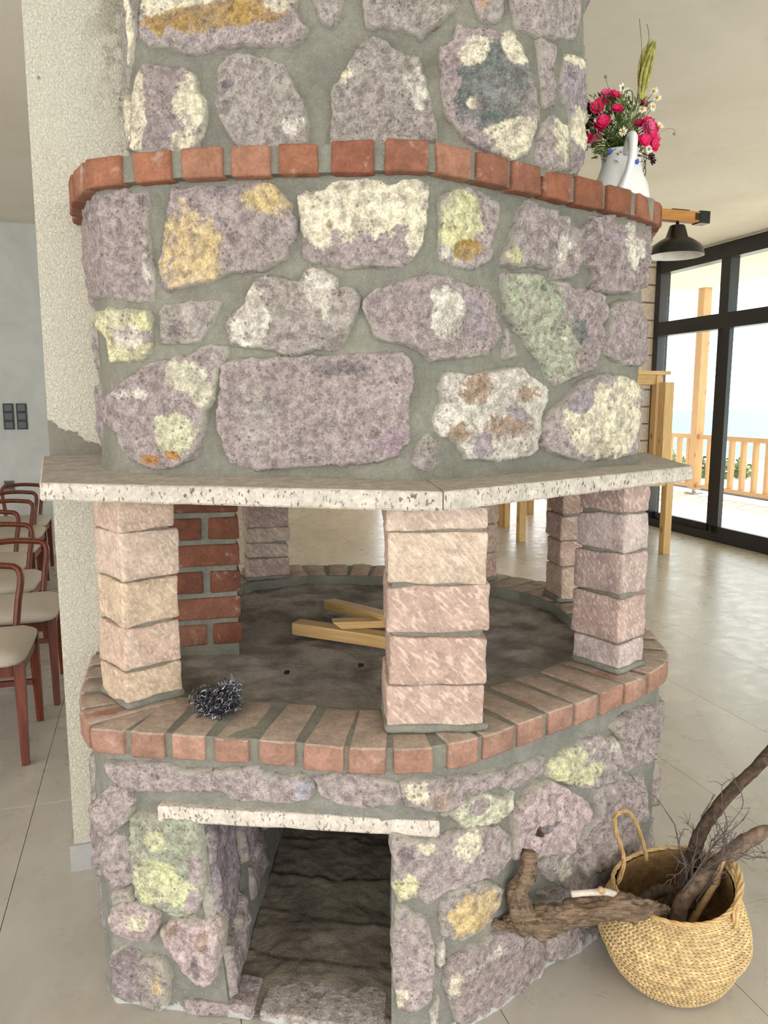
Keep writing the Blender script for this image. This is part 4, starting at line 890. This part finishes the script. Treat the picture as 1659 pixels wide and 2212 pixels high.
def petals(p, nrm, n, r, curl, rn, width=.9, ruffle=.0, layers=1):
    q = MB(); nrm = nrm.normalized(); a = nrm.orthogonal().normalized(); b = nrm.cross(a)
    for l in range(layers):
        for k in range(n):
            t = 2*math.pi*(k+.5*l)/n+rn.uniform(-.1, .1); d = a*math.cos(t)+b*math.sin(t); s = nrm.cross(d); rr = r*(1-.25*l)*rn.uniform(.9, 1.1); wv = rr*width*math.pi/n
            V = []
            for i in range(4):
                x = i/3; wd = wv*(0.25+1.5*x-.75*x*x)*.8
                for j in range(5):
                    y = j/4*2-1; z_ = curl*x*x*rr+(.35*l*rr)+math.sin(y*5+k)*ruffle*rr*x-abs(y)*.12*rr*x; edge = (1-.22*y*y) if i == 3 else 1
                    V.append(p+d*(rr*x*edge)+s*(wd*y)+nrm*z_)
            q.add(V, [(i*5+j, i*5+j+1, i*5+j+6, i*5+j+5) for i in range(3) for j in range(4)])
    return q
VD = Vector((.0, -1, .0))
def fpos(u, v_, y): return at_y(u, v_, y)
rn = random.Random(12)
pinks = [(1310,203,2.34),(1330,207,2.33),(1297,222,2.33),(1290,232,2.32),(1316,214,2.36),(1303,262,2.31),(1295,274,2.33),(1332,236,2.30),(1288,300,2.34),(1268,302,2.33),(1400,263,2.34),(1412,275,2.35),(1395,280,2.31),(1378,268,2.36),(1406,290,2.32),(1392,302,2.30),(1416,296,2.36),(1370,298,2.30),(1412,312,2.34),(1388,223,2.38),(1403,272,2.30)]
ORDN = ('topmost', 'second from the top', 'third from the top', 'fourth from the top', 'fifth from the top', 'sixth from the top', 'seventh from the top', 'eighth from the top', 'ninth from the top', 'tenth from the top', 'lowest')
def rank(lst, side, v_): g = sorted(q[1] for q in lst if (q[0] < 1345) == side); k = g.index(v_); return 'lowest' if k == len(g)-1 else ORDN[k]
for i, (u, v_, y) in enumerate(pinks):
    left = u < 1345
    r_ = root('pink_flower', ('magenta ruffled blossom' if i % 4 else 'lighter pink ruffled blossom')+f', {rank(pinks, left, v_)} of the {"left" if left else "right"} cluster in the jug', 'flower', vc+Vector((0, 0, .1)), 'left magenta blossoms' if left else 'right magenta blossoms')
    p = fpos(u, v_, y); nn = (p-MOUTH).normalized()*.6+VD*.8+Vector((rn.uniform(-.5, .5), 0, rn.uniform(-.3, .4)))
    stem_to(p-nn.normalized()*.01, rn, .0014, GREEN, r_)
    petals(p, nn, 5, .019, .25, rn, 1.1, .12, 2).build('petals', MAG if i % 4 else PNK, r_, smooth=True)
    mk('calyx', *tube([p-nn.normalized()*.014, p-nn.normalized()*.001], [.0025, .005], 6), DGREEN, r_)
    mk('flower_centre', *tube([p+nn.normalized()*.002, p+nn.normalized()*.008], [.003, .002], 6), PNK, r_)
dz = [(1346,284,2.28,'daisy with white petals low in the front of the bouquet'),(1372,221,2.34,'daisy high in the bouquet, just under the wheat ears'),(1388,236,2.33,'yellow-centred daisy in the middle right of the bouquet'),(1411,230,2.35,'yellow-centred daisy near the right edge, above the magenta cluster'),(1413,197,2.36,'tall fading daisy at the upper right of the bouquet'),(1420,211,2.37,'small fading daisy below the tallest right one'),(1424,273,2.35,'drooping daisy seen edge-on at far right beside the magenta cluster'),(1345,190,2.34,'thin white daisy with few petals left of the wheat'),(1402,322,2.30,'white daisy hanging at the lower right of the jug mouth'),(1354,199,2.36,'pale daisy behind the bent grass blade'),(1308,166,2.35,'tall bare flower bud sticking up from the left'),(1457,289,2.36,'small nodding bud on a curved stem at far right')]
for i, (u, v_, y, l) in enumerate(dz):
    r_ = root('daisy', l, 'flower', vc+Vector((0, 0, .1)), 'daisies in the jug'); p = fpos(u, v_, y); nn = VD+Vector((rn.uniform(-.6, .6), 0, rn.uniform(-.1, .7)))
    if i == 11:
        mk('stem', *tube(smooth_path([MOUTH, fpos(1420, 290, y), fpos(1442, 278, y), fpos(1456, 280, y), p], 5), .0009, 5), STRAW, r_)
    else: stem_to(p, rn, .0010, GREEN if i < 4 else STRAW, r_)
    if i < 10: petals(p, nn, 11 if i != 7 else 5, .013, .0 if i != 6 else .5, rn, .62).build('petals', WHT, r_)
    v, f = lathe([(.0002, -.003), (.004, -.002), (.0048, .001), (.003, .004), (.0002, .005)], (0, 0, 0), 10); Mq = nn.to_track_quat('Z', 'Y')
    mk('disc', [p+Mq @ Vector(x) for x in v], f, YLW if i < 7 else STRAW, r_, True)
for i, (pp, l) in enumerate((([(1385,215),(1392,170),(1402,130),(1412,96)], 'long green wheat ear with the higher tip on the right'), ([(1381,215),(1385,165),(1392,130),(1408,92)], 'green wheat ear leaning against the taller one'))):
    r_ = root('wheat_ear', l, 'wheat', vc+Vector((0, 0, .1)), 'wheat ears in the jug'); P3 = [fpos(u, v_, 2.33+.012*i) for u, v_ in pp]
    b = P3[0].lerp(P3[1], .55 if i else .1)
    mk('stem', *tube(smooth_path([vc+Vector((.01, 0, .09)), MOUTH+Vector((.012, 0, .02)), b], 5), .0014, 5), STRAW, r_)
    pth = smooth_path(P3 if not i else [b]+P3[2:], 8); n_ = len(pth); q = MB()
    for k in range(1, n_-1):
        d = (pth[k+1]-pth[k-1]).normalized(); s = d.cross(VD).normalized(); wd = .0115*math.sin(math.pi*(k/n_)**.75)+.002
        if k == 1: q.add(*tube(pth, [.001+.0085*math.sin(math.pi*(t/(n_-1))**.8) for t in range(n_)], 8, True, 0, 1, .7))
        for sg in (-1, 1, .2):
            o_ = pth[k]+s*sg*wd*.5; q.add(*tube([o_-d*.006, o_+s*sg*wd*.35+VD*.002, o_+d*.012+s*sg*wd*.5], [.0012, .0042, .0006], 5))
    q.build('grains', WHEAT, r_, smooth=True)
for i, (pp, l) in enumerate((([(1384,140),(1386,100),(1381,40)], 'long hair-thin dark awn rising above the wheat, left one'), ([(1399,100),(1401,70),(1397,52)], 'hair-thin dark awn above the wheat, right one'))):
    o = mk('grass_awn', *tube(smooth_path([fpos(u, v_, 2.335) for u, v_ in [(1372, 240)]+list(pp)], 5), .0007, 4), BARKD, None, org=vc); tag(o, l, 'grass')
o = mk('bent_grass', *tube(smooth_path([MOUTH, fpos(1362, 250, 2.31), fpos(1367, 205, 2.31), fpos(1358, 195, 2.31), fpos(1348, 200, 2.31)], 6), .0022, 5, True, 0, 1, .4), GREEN, None, org=vc); tag(o, 'bent grass blade folded over above the middle of the bouquet', 'grass')
darks = [(1270,228,2.36),(1262,206,2.37),(1277,258,2.35),(1266,275,2.36),(1262,290,2.37),(1280,285,2.33),(1262,319,2.36),(1275,240,2.36),(1404,338,2.30),(1408,347,2.30),(1285,250,2.36),(1272,265,2.34)]
for i, (u, v_, y) in enumerate(darks):
    lr = u < 1340; r_ = root('dark_flower', f'withered dark maroon flower, {rank(darks, lr, v_)} of those {"at left edge of bouquet" if lr else "hanging right of the jug"}', 'flower', vc+Vector((0, 0, .1)), 'dark flowers left' if lr else 'dark flowers right')
    p = fpos(u, v_, y); stem_to(p, rn, .0011, BARKD, r_)
    petals(p, VD+Vector((rn.uniform(-1, 1), 0, rn.uniform(-.6, .6))), 7, .011, .6, rn, .8, .2).build('petals', MAROON, r_)
for i, (u, v_, l) in enumerate(((1318, 327, 'small blue flower in front of the jug mouth at left'), (1375, 350, 'small blue flower hanging at the right side of the jug'))):
    r_ = root('blue_flower', l, 'flower', vc+Vector((0, 0, .1))); p = fpos(u, v_, 2.28); stem_to(p, rn, .0009, GREEN, r_); petals(p, VD, 5, .007, .3, rn, .9).build('petals', BLUE, r_)
q = MB(); q2 = MB()
for k in range(620):
    u = rn.gauss(1332, 30); v_ = rn.uniform(205, 330) if rn.random() < .8 else rn.uniform(300, 350); u = min(max(u, 1276), 1400) if v_ < 320 else min(max(u, 1285), 1385)
    p = fpos(u, v_, rn.uniform(2.30, 2.40)); d = (p-MOUTH).normalized()+Vector((rn.uniform(-.9, .9), rn.uniform(-.5, .5), rn.uniform(-.4, .6))); d.normalize(); s = d.cross(Vector((rn.gauss(0, 1), rn.gauss(0, 1), rn.gauss(0, 1)))).normalized(); L = rn.uniform(.016, .036); w_ = L*rn.uniform(.06, .16)
    (q if rn.random() < .6 else q2).add([p-d*L*.5, p+s*w_, p+d*L*.5+Vector((0, 0, -.003)), p-s*w_], [(0, 1, 2, 3)])
for k in range(26):
    p = fpos(rn.uniform(1290, 1395), rn.uniform(215, 320), rn.uniform(2.31, 2.39)); q.add(*tube(smooth_path([vc+Vector((rn.uniform(-.03, .03), rn.uniform(-.03, .03), .12)), MOUTH+Vector((rn.uniform(-.04, .04), rn.uniform(-.03, .03), .02)), p], 4), .0010, 4))
fo = root('greenery', 'tangle of fine green leaves and stems filling the jug mouth', 'foliage', vc+Vector((0, 0, .1)))
o = q.build('leaves', GREEN, fo); o['kind'] = 'stuff'; o = q2.build('leaves', DGREEN, fo); o['kind'] = 'stuff'

# ------------------------------------------------------------------ belly basket with firewood
bc_ = Vector((.728, 1.775, 0)); bk = root('basket', 'honey-coloured woven seagrass belly basket holding firewood on the tiles', 'basket', bc_)
bp = [(.001, .006), (.100, .004), (.122, .010), (.142, .032), (.158, .062), (.164, .084), (.161, .097), (.177, .104), (.182, .120), (.1805, .145), (.176, .170), (.167, .195), (.156, .218), (.148, .236), (.145, .250)]
def bprof(t):
    x = t*(len(bp)-1); i = min(int(x), len(bp)-2); k = x-i; return bp[i][0]*(1-k)+bp[i+1][0]*k, bp[i][1]*(1-k)+bp[i+1][1]*k
def rimz(a):     # uneven rim: sags toward the front, lifts at the right handle
    return .020*math.cos(a-.2)+.006*math.sin(2*a+1)
def bpt(a, t, d=0.0):
    r, z_ = bprof(t); k = max(0, (z_-.12)/.13); wob = 1+.012*math.sin(3*a+z_*20)
    return bc_+Vector((math.cos(a)*(r+d)*wob, math.sin(a)*(r+d)*wob, z_+k*rimz(a)))
NA, NTt = 96, 34; V = []; Fc = []
for lay, off in enumerate((-.003, -.009)):
    for j in range(NTt+1):
        for i in range(NA): V.append(bpt(2*math.pi*i/NA, j/NTt, off if j else off*.1))
    b0_ = lay*(NTt+1)*NA
    for j in range(NTt):
        for i in range(NA):
            a = b0_+j*NA+i; b = b0_+j*NA+(i+1) % NA; Fc.append((a, b, b+NA, a+NA) if not lay else (a, a+NA, b+NA, b))
mk('lining', V, Fc, m_plain('seagrass_inner', (150, 118, 76), .8, 60, .12, .3), bk, True)
q = MB()      # the weave: every strand crossing a raised, bowed little patch, leaning left and right by turns
ts = [i/44*(1) for i in range(4, 45)]
for j, (t0, t1) in enumerate(zip(ts, ts[1:])):
    r, z_ = bprof((t0+t1)/2); n_ = 92
    for i in range(n_):
        a0_ = 2*math.pi*(i+(j % 4)*.25)/n_; da = 2*math.pi/n_*.96; sk = .32*da*(1 if j % 2 else -1)
        P = []
        for y in (0, .5, 1):
            t = t0+(t1-t0)*(.02+.96*y)
            for x in (0, .5, 1):
                h = .0004+(.0030 if x == .5 else 0)+(.0016 if y == .5 else 0); P.append(bpt(a0_+da*x+sk*(y-.5)*1.6, min(t, 1), h-.002))
        q.add(P, [(0, 1, 4, 3), (1, 2, 5, 4), (3, 4, 7, 6), (4, 5, 8, 7)])
rw = random.Random(3); tones = [pal((206, 178, 130))*rw.uniform(.72, 1.12) for _ in range(len(q.v)//9)]
WV = m_block('seagrass_weave', None); o = mk('weave', q.v, q.f, WV, bk, False, {'bc': [t for t in tones for _ in range(9)], 'pc': [pal((170, 138, 92))]*len(q.v), 'm': [.1]*len(q.v)}); o['kind'] = 'stuff'
rim = [bpt(2*math.pi*k/60, 1)+Vector((0, 0, .002)) for k in range(61)]
def rope(path, r, tw, m, parent, nm):
    q = MB(); n_ = len(path)
    for ph in (0, 2*math.pi/3, 4*math.pi/3):
        P = []
        for k, p in enumerate(path):
            d = (path[min(k+1, n_-1)]-path[max(k-1, 0)]).normalized(); u_ = d.cross(Vector((.3, .2, .93))).normalized(); w_ = d.cross(u_); P.append(p+(u_*math.cos(ph+k*tw)+w_*math.sin(ph+k*tw))*r*.55)
        q.add(*tube(P, r*.62, 6))
    return q.build(nm, m, parent, smooth=True)
rope(smooth_path(rim, 3), .0052, .42, BASKET, bk, 'rim')
hl = [at_y(u, v_, y) for u, v_, y in ((1318, 1928, 1.80), (1338, 1900, 1.81), (1347, 1868, 1.815), (1345, 1840, 1.82), (1332, 1800, 1.825), (1328, 1768, 1.83), (1340, 1754, 1.84), (1358, 1754, 1.85), (1372, 1775, 1.86), (1384, 1805, 1.87), (1394, 1840, 1.875), (1396, 1858, 1.878))]
rope(smooth_path(hl, 6), .0050, .5, m_plain('seagrass_rope', (186, 150, 98), .7, 40, .1, .2), bk, 'handle')
hr = [bpt(math.radians(a), t, d)+Vector((0, 0, z_)) for a, t, d, z_ in ((-52, .86, .004, 0), (-50, .96, .008, .006), (-40, 1, .006, .018), (-24, 1, .006, .022), (-6, 1, .007, .022), (6, 1, .009, .016), (10, .92, .008, 0))]
rope(smooth_path(hr, 6), .0075, .45, BASKET, bk, 'handle')
def log(name, label, pts, radii, seg=14, bump=.006, freq=22, m=BARK, sub=8, extra=(), cat='firewood', group=None, fib=0.0):
    P = smooth_path(pts, sub); v, f = tube(P, lerp_list(radii, len(P)), seg, True, bump, freq, 1.0, fib); q = MB().add(v, f)
    o0 = Vector(pts[0]); r_ = root(name, label, cat, o0, group); q.build('trunk', m, r_, smooth=True)
    for nm, pp, rr, mm, lb in extra:
        P = smooth_path(pp, 6); x = mk(nm, *tube(P, lerp_list(rr, len(P)), 24 if fib else 9, True, bump*.5, freq, 1.0, fib*.8), mm or m, r_, True)
        if lb: x['label'] = lb
    return r_
FRESH = m_plain('fresh_split_wood', (206, 168, 120), .8, 60, .1)
ay = lambda u, v_, y: at_y(u, v_, y)
log('driftwood_log', 'gnarled grey-brown driftwood log, forked, resting on basket rim against the stones', [ay(1088,1997,1.675), ay(1120,1992,1.675), ay(1160,1992,1.672), ay(1220,1977,1.672), ay(1290,1964,1.662), ay(1350,1960,1.660), ay(1400,1962,1.68), ay(1440,1968,1.72)], [.010, .026, .036, .028, .028, .027, .019, .005], 34, .005, 24, BARK, 14,
    (('branch', [ay(1140,1992,1.672), ay(1122,1960,1.672), ay(1117,1925,1.675), ay(1136,1895,1.68), ay(1141,1865,1.685), ay(1147,1840,1.69)], [.034, .028, .021, .020, .018, .017], None, None), ('stub', [ay(1170,2005,1.66), ay(1172,2020,1.655), ay(1190,2012,1.65)], [.010, .007, .004], FRESH, 'broken pale stub'), ('stub', [ay(1115,1992,1.67), ay(1085,2000,1.67), ay(1062,1988,1.67)], [.014, .008, .003], None, None)), fib=.011)
log('cut_stick', 'pale peeled cut stick lying on the driftwood log', [ay(1234,1932,1.655), ay(1275,1928,1.655), ay(1312,1927,1.66), ay(1340,1937,1.672)], [.0075, .0075, .008, .006], 12, .0012, 40, m_plain('pale_bark', (204, 192, 178), .8, 60, .08), 6, (('cut_knot', [ay(1302,1926,1.655), ay(1298,1922,1.640), ay(1297,1920,1.636)], [.007, .007, .0065], FRESH, 'round pale cut end'),))
log('long_branch', 'long dark curved branch rising from the basket past the right edge', [Vector((.70, 1.84, .06)), ay(1450,1950,1.83), ay(1482,1890,1.85), ay(1505,1820,1.88), ay(1535,1765,1.90), ay(1585,1705,1.93), ay(1630,1662,1.95), ay(1675,1612,1.98), ay(1720,1560,2.0)], [.018, .019, .018, .017, .017, .016, .016, .017, .012], 14, .0035, 40, BARKD, 8)
log('thorny_branch', 'shorter thick grey branch with side spur leaning right out of the basket', [Vector((.73, 1.76, .07)), ay(1470,1960,1.78), ay(1510,1905,1.80), ay(1555,1862,1.83), ay(1600,1825,1.86), ay(1640,1802,1.88), ay(1672,1792,1.90)], [.018, .020, .019, .020, .020, .019, .013], 14, .004, 34, m_plain('grey_bark', (134, 114, 98), .9, 50, 0, .5, .2, 0, (92, 76, 64)), 8,
    (('spur', [ay(1575,1860,1.84), ay(1590,1875,1.835), ay(1596,1895,1.83), ay(1592,1884,1.83)], [.012, .008, .003, .002], None, None),))
log('split_stick', 'short pale split stick poking up at the right of the basket mouth', [Vector((.77, 1.79, .10)), ay(1540,1915,1.79), ay(1552,1885,1.795), ay(1566,1850,1.80)], [.010, .010, .009, .004], 6, .002, 50, FRESH, 5)
log('dark_stick', 'dark stick lying deep inside the basket mouth', [Vector((.62, 1.80, .12)), Vector((.70, 1.85, .17)), Vector((.79, 1.84, .19))], [.014, .016, .012], 10, .003, 40, BARKD, 6)
q = MB(); rn = random.Random(9)
def twig(p, d, L, r, dep):
    pts = [p]; dd = d.normalized()
    for k in range(4):
        dd = (dd+Vector((rn.gauss(0, .22), rn.gauss(0, .22), rn.gauss(0, .2)))).normalized(); pts.append(pts[-1]+dd*L/4)
    q.add(*tube(pts, [r, r*.9, r*.8, r*.65, r*.4], 4))
    if dep:
        for k in range(rn.randint(3, 5)):
            i = rn.randint(1, 4); twig(pts[i], dd+Vector((rn.gauss(0, .9), rn.gauss(0, .6), rn.gauss(.1, .7))), L*rn.uniform(.25, .5), r*.6, dep-1)
tb = ay(1478, 1925, 1.80)
for k in range(12):
    tg = ay(rn.uniform(1500, 1625), rn.uniform(1735, 1850), rn.uniform(1.78, 1.88)); twig(tb+Vector((rn.uniform(-.02, .03), rn.uniform(-.02, .02), rn.uniform(-.05, .02))), tg-tb, (tg-tb).length*rn.uniform(.8, 1), .0026, 2)
twr = root('twig_bundle', 'tangle of fine grey thorny twigs sticking out of the basket between the branches', 'twigs', tb); o = q.build('twigs', TWIG, twr); o['kind'] = 'stuff'

# ------------------------------------------------------------------ chairs
def chair_parts():
    """local frame: x to the chair's right edge, y toward its back, z up; origin on the floor under the seat centre"""
    out = []
    W, D = .46, .48
    P = []
    NX, NY = 8, 8; V = []; Fc = []
    for side, z0 in ((1, .475), (0, .425)):
        for j in range(NY+1):
            for i in range(NX+1):
                x = (i/NX-.5); y = (j/NY-.5); e = max(abs(x), abs(y))*2; rr = 1-.10*max(0, (abs(x)*2)**6*(abs(y)*2)**6)
                zz = z0-(.030*max(0, e-.55)**2/.2025 if side else 0); V.append((x*W*rr*(1.0 if side else .985), y*(D+.02)*rr-.02, zz))
        o_ = (NX+1)*(NY+1)*(1-side)
        for j in range(NY):
            for i in range(NX):
                a = o_+j*(NX+1)+i; q4 = (a, a+1, a+NX+2, a+NX+1); Fc.append(q4 if side else tuple(reversed(q4)))
    n0 = (NX+1)*(NY+1); ring = [i for i in range(NX)]+[NX+j*(NX+1) for j in range(NY)]+[n0-1-i for i in range(NX)]+[n0-1-NX-j*(NX+1) for j in range(NY)]
    for k in range(len(ring)): a, b = ring[k], ring[(k+1) % len(ring)]; Fc.append((b, a, a+n0, b+n0))
    out.append(('seat', V, Fc, FABRIC, True))
    for sx in (-1, 1):
        for sy in (-1, 1):
            x0, y0 = sx*(W/2-.028), sy*(D/2-.045)-.0; tz = .424
            B = [Vector((x0+sx*.004*(1-k)+(i-.5)*(.042 if k else .028), y0+sy*(.03*(1-k))+(j-.5)*(.042 if k else .028), tz*k)) for k in (0, 1) for j in (0, 1) for i in (0, 1)]
            v, f = hexblock(B, (1, 1, 4), .003); out.append(('leg', v, f, MAHOG, False))
    for (cx, cy, hx_, hy_) in ((0, -.20, W/2-.05, .011), (0, .195, W/2-.05, .011), (-(W/2-.028), 0, .011, .17), (W/2-.028, 0, .011, .17)):
        v, f = hexblock(box_pts((cx, cy, .394), (hx_, 0, 0), (0, hy_, 0), (0, 0, .03)), (2, 2, 1), .002); out.append(('apron', v, f, MAHOG, False))
    v, f = hexblock(box_pts((0, .19, .20), (W/2-.04, 0, 0), (0, .009, 0), (0, 0, .012)), (2, 1, 1), .002); out.append(('stretcher', v, f, MAHOG, False))
    # back: two posts that bend over into one bowed top rail
    path = smooth_path([(W/2-.10, .200, .40), (W/2-.085, .228, .55), (W/2-.07, .255, .665), (W/2-.09, .268, .708), (W/2-.14, .275, .718), (0, .290, .722), (-W/2+.14, .275, .718), (-W/2+.09, .268, .708), (-W/2+.07, .255, .665), (-W/2+.085, .228, .55), (-W/2+.10, .200, .40)], 5)
    v, f = tube(path, .021, 10, True, 0, 1, .72); out.append(('back_frame', v, f, MAHOG, True))
    return out
CP = chair_parts(); protos = None
chairs = [(-.50, 3.43, 0, 'mahogany chair nearest the camera at the left edge, only seat and legs in view'), (-.455, 4.05, 2, 'second mahogany chair from the camera, pale seat beside the plastered column'), (-.62, 4.66, -2, 'third mahogany chair in the row, behind the second seat'), (-.76, 5.24, 2, 'fourth mahogany chair in the row, mostly hidden at left edge'), (-.76, 5.82, -1, 'fifth mahogany chair, its slim front legs beside the column'), (-.80, 6.40, 1, 'sixth mahogany chair, second from the far wall'), (-.83, 6.98, 0, 'farthest mahogany chair, backed toward the grey wall with switches')]
for i, (a, b, r, l) in enumerate(chairs):
    loc = RM(a-.23, b); rt = root('dining_chair', l, 'chair', loc, 'row of dining chairs'); rt.rotation_euler = (0, 0, PHI+math.radians(r))
    if protos is None:
        protos = []
        for nm, v, f, m, sm in CP:
            o = mk(nm, v, f, m, None, sm); o.parent = rt; o.location = (0, 0, 0); protos.append(o)
    else:
        for p in protos:
            o = p.copy(); C.objects.link(o); o.parent = rt

# ------------------------------------------------------------------ pine tables and bench
def table(label, a0, a1, b0, b1, zf, h=.78, flip=False, inset=.04, leg=.075, cat='table', name='pine_table'):
    """flip: lying upside down, its top at zf"""
    rt = root(name, label, cat, RM((a0+a1)/2, (b0+b1)/2, zf)); ca, cb = (a0+a1)/2, (b0+b1)/2
    Z = (lambda z: zf+h-z) if flip else (lambda z: zf+z)
    n_ = max(2, int(round((b1-b0)/.16)))
    def bx(nm, x0, x1, y0, y1, z0, z1, m=PINE):
        za, zb_ = sorted((Z(z0), Z(z1))); q = MB(); v, f = hexblock(box_pts((0, 0, 0), ((x1-x0)/2, 0, 0), (0, (y1-y0)/2, 0), (0, 0, (zb_-za)/2)), (1, 1, 1), .003)
        o = mk(nm, v, f, m, None); o.parent = rt; w_ = Vector(RM((x0+x1)/2, (y0+y1)/2, (za+zb_)/2))-rt.location; o.location = w_; o.rotation_euler = (0, 0, PHI); return o
    for k in range(n_): bx('plank', a0, a1, b0+(b1-b0)*k/n_+.0015, b0+(b1-b0)*(k+1)/n_-.0015, h-.035, h, PINE_X)
    for x in (a0+inset, a1-inset-leg):
        for y in (b0+inset, b1-inset-leg): bx('leg', x, x+leg, y, y+leg, 0, h-.035)
    for y in (b0+inset+.01, b1-inset-.035): bx('apron', a0+inset+leg, a1-inset-leg, y, y+.025, h-.125, h-.035, PINE_X)
    for x in (a0+inset+.01, a1-inset-.035): bx('apron', x, x+.025, b0+inset+leg, b1-inset-leg, h-.125, h-.035)
    return rt
table('pine table standing on the tiles at the bottom of the stack by the glass doors', 3.57, 4.73, 6.02, 7.16, 0.0)
table('upside-down pine table, legs in the air, on top of the standing one', 3.50, 4.64, 6.06, 7.10, .7805, .83, True, .0, .095)
table('upper pine table set upright over the upturned one, its top above the others', 3.62, 4.70, 6.19, 6.97, .8162, .90, False, .05, .07)
table('pine table deeper in the room, its legs seen under the mantel', 3.64, 4.70, 7.82, 8.84, 0.0, .78, False, .02, .07)
rt = root('pine_bench', 'narrow pine bench pushed under the deeper table, legs seen under the mantel', 'bench', RM(4.2, 7.95))
for k in range(2):
    q = MB(); rbox(q, 3.86, 4.60, 7.915+.115*k, 8.025+.115*k, .41, .445); q.build('plank', PINE, rt)
for x in (3.87, 4.52):
    for y in (7.92, 8.07): q = MB(); rbox(q, x, x+.065, y, y+.065, 0, .41); q.build('leg', PINE, rt)

# ------------------------------------------------------------------ beam pendant lamp
BW = m_wood('lamp_beam', (206, 148, 78), (172, 112, 52), 0, .45, 10, False)
lb = Vector((1.98, 4.95, 2.555)); bd = E1; lp = root('beam_pendant_lamp', 'wooden beam pendant lamp with black dome shades hanging on chains', 'lamp', lb-bd*.66)
v, f = hexblock(box_pts((0, 0, 0), (.66, 0, 0), (0, .032, 0), (0, 0, .030)), (6, 1, 1), .003); o = mk('beam', v, f, BW, None); o.parent = lp; o.location = (0, 0, 0); o.rotation_euler = (0, 0, PHI)
for s_ in (0, 1):
    c_ = lb-bd*(.03 if s_ else 1.29); q = MB(); add_box(q, c_, bd*.036, Vector((-bd.y, bd.x, 0))*.037, Vector((0, 0, .036))); add_box(q, c_-bd*(.05 if s_ else -.05), bd*.018, Vector((-bd.y, bd.x, 0))*.035, Vector((0, 0, .02))); q.build('end_bracket', BLACK, lp)
for k, x in enumerate((.20, .66, 1.12)):
    c_ = lb-bd*x-Vector((0, 0, .030)); sh = mk('lamp_shade', *lathe([(.010, -.0), (.010, -.022), (.042, -.024), (.046, -.030), (.066, -.095), (.100, -.112), (.140, -.140), (.158, -.168), (.164, -.200), (.166, -.203)], c_, 40), BLACK, lp, True)
    mk('shade_lining', *lathe([(.164, -.2035), (.158, -.196), (.150, -.166), (.130, -.142), (.095, -.118), (.062, -.100), (.040, -.034), (.001, -.032)], c_, 40), WHITEIN, sh, True)
    q = MB(); add_box(q, lb-bd*(x+.07*(1 if k else -.0))+Vector((0, 0, .033)), bd*.06, Vector((-bd.y, bd.x, 0))*.03, Vector((0, 0, .003))); q.build('top_plate', BLACK, lp)
for x in (.45, .72):
    p = lb-bd*x+Vector((0, 0, .03)); zt = CEIL_Z-.001; q = MB(); z_ = p.z; k = 0
    while z_ < zt-.02:
        a = bd if k % 2 else Vector((-bd.y, bd.x, 0)); pts = [Vector((p.x, p.y, z_+.02))+a*.0085*math.cos(t)+Vector((0, 0, .023*math.sin(t))) for t in [2*math.pi*i/10 for i in range(11)]]; q.add(*tube(pts, .0024, 4, False)); z_ += .038; k += 1
    q.build('chain', BLACK, lp)
    mk('ceiling_hook', *tube([Vector((p.x, p.y, zt-.028)), Vector((p.x, p.y, zt))], .012, 8), BLACK, lp)
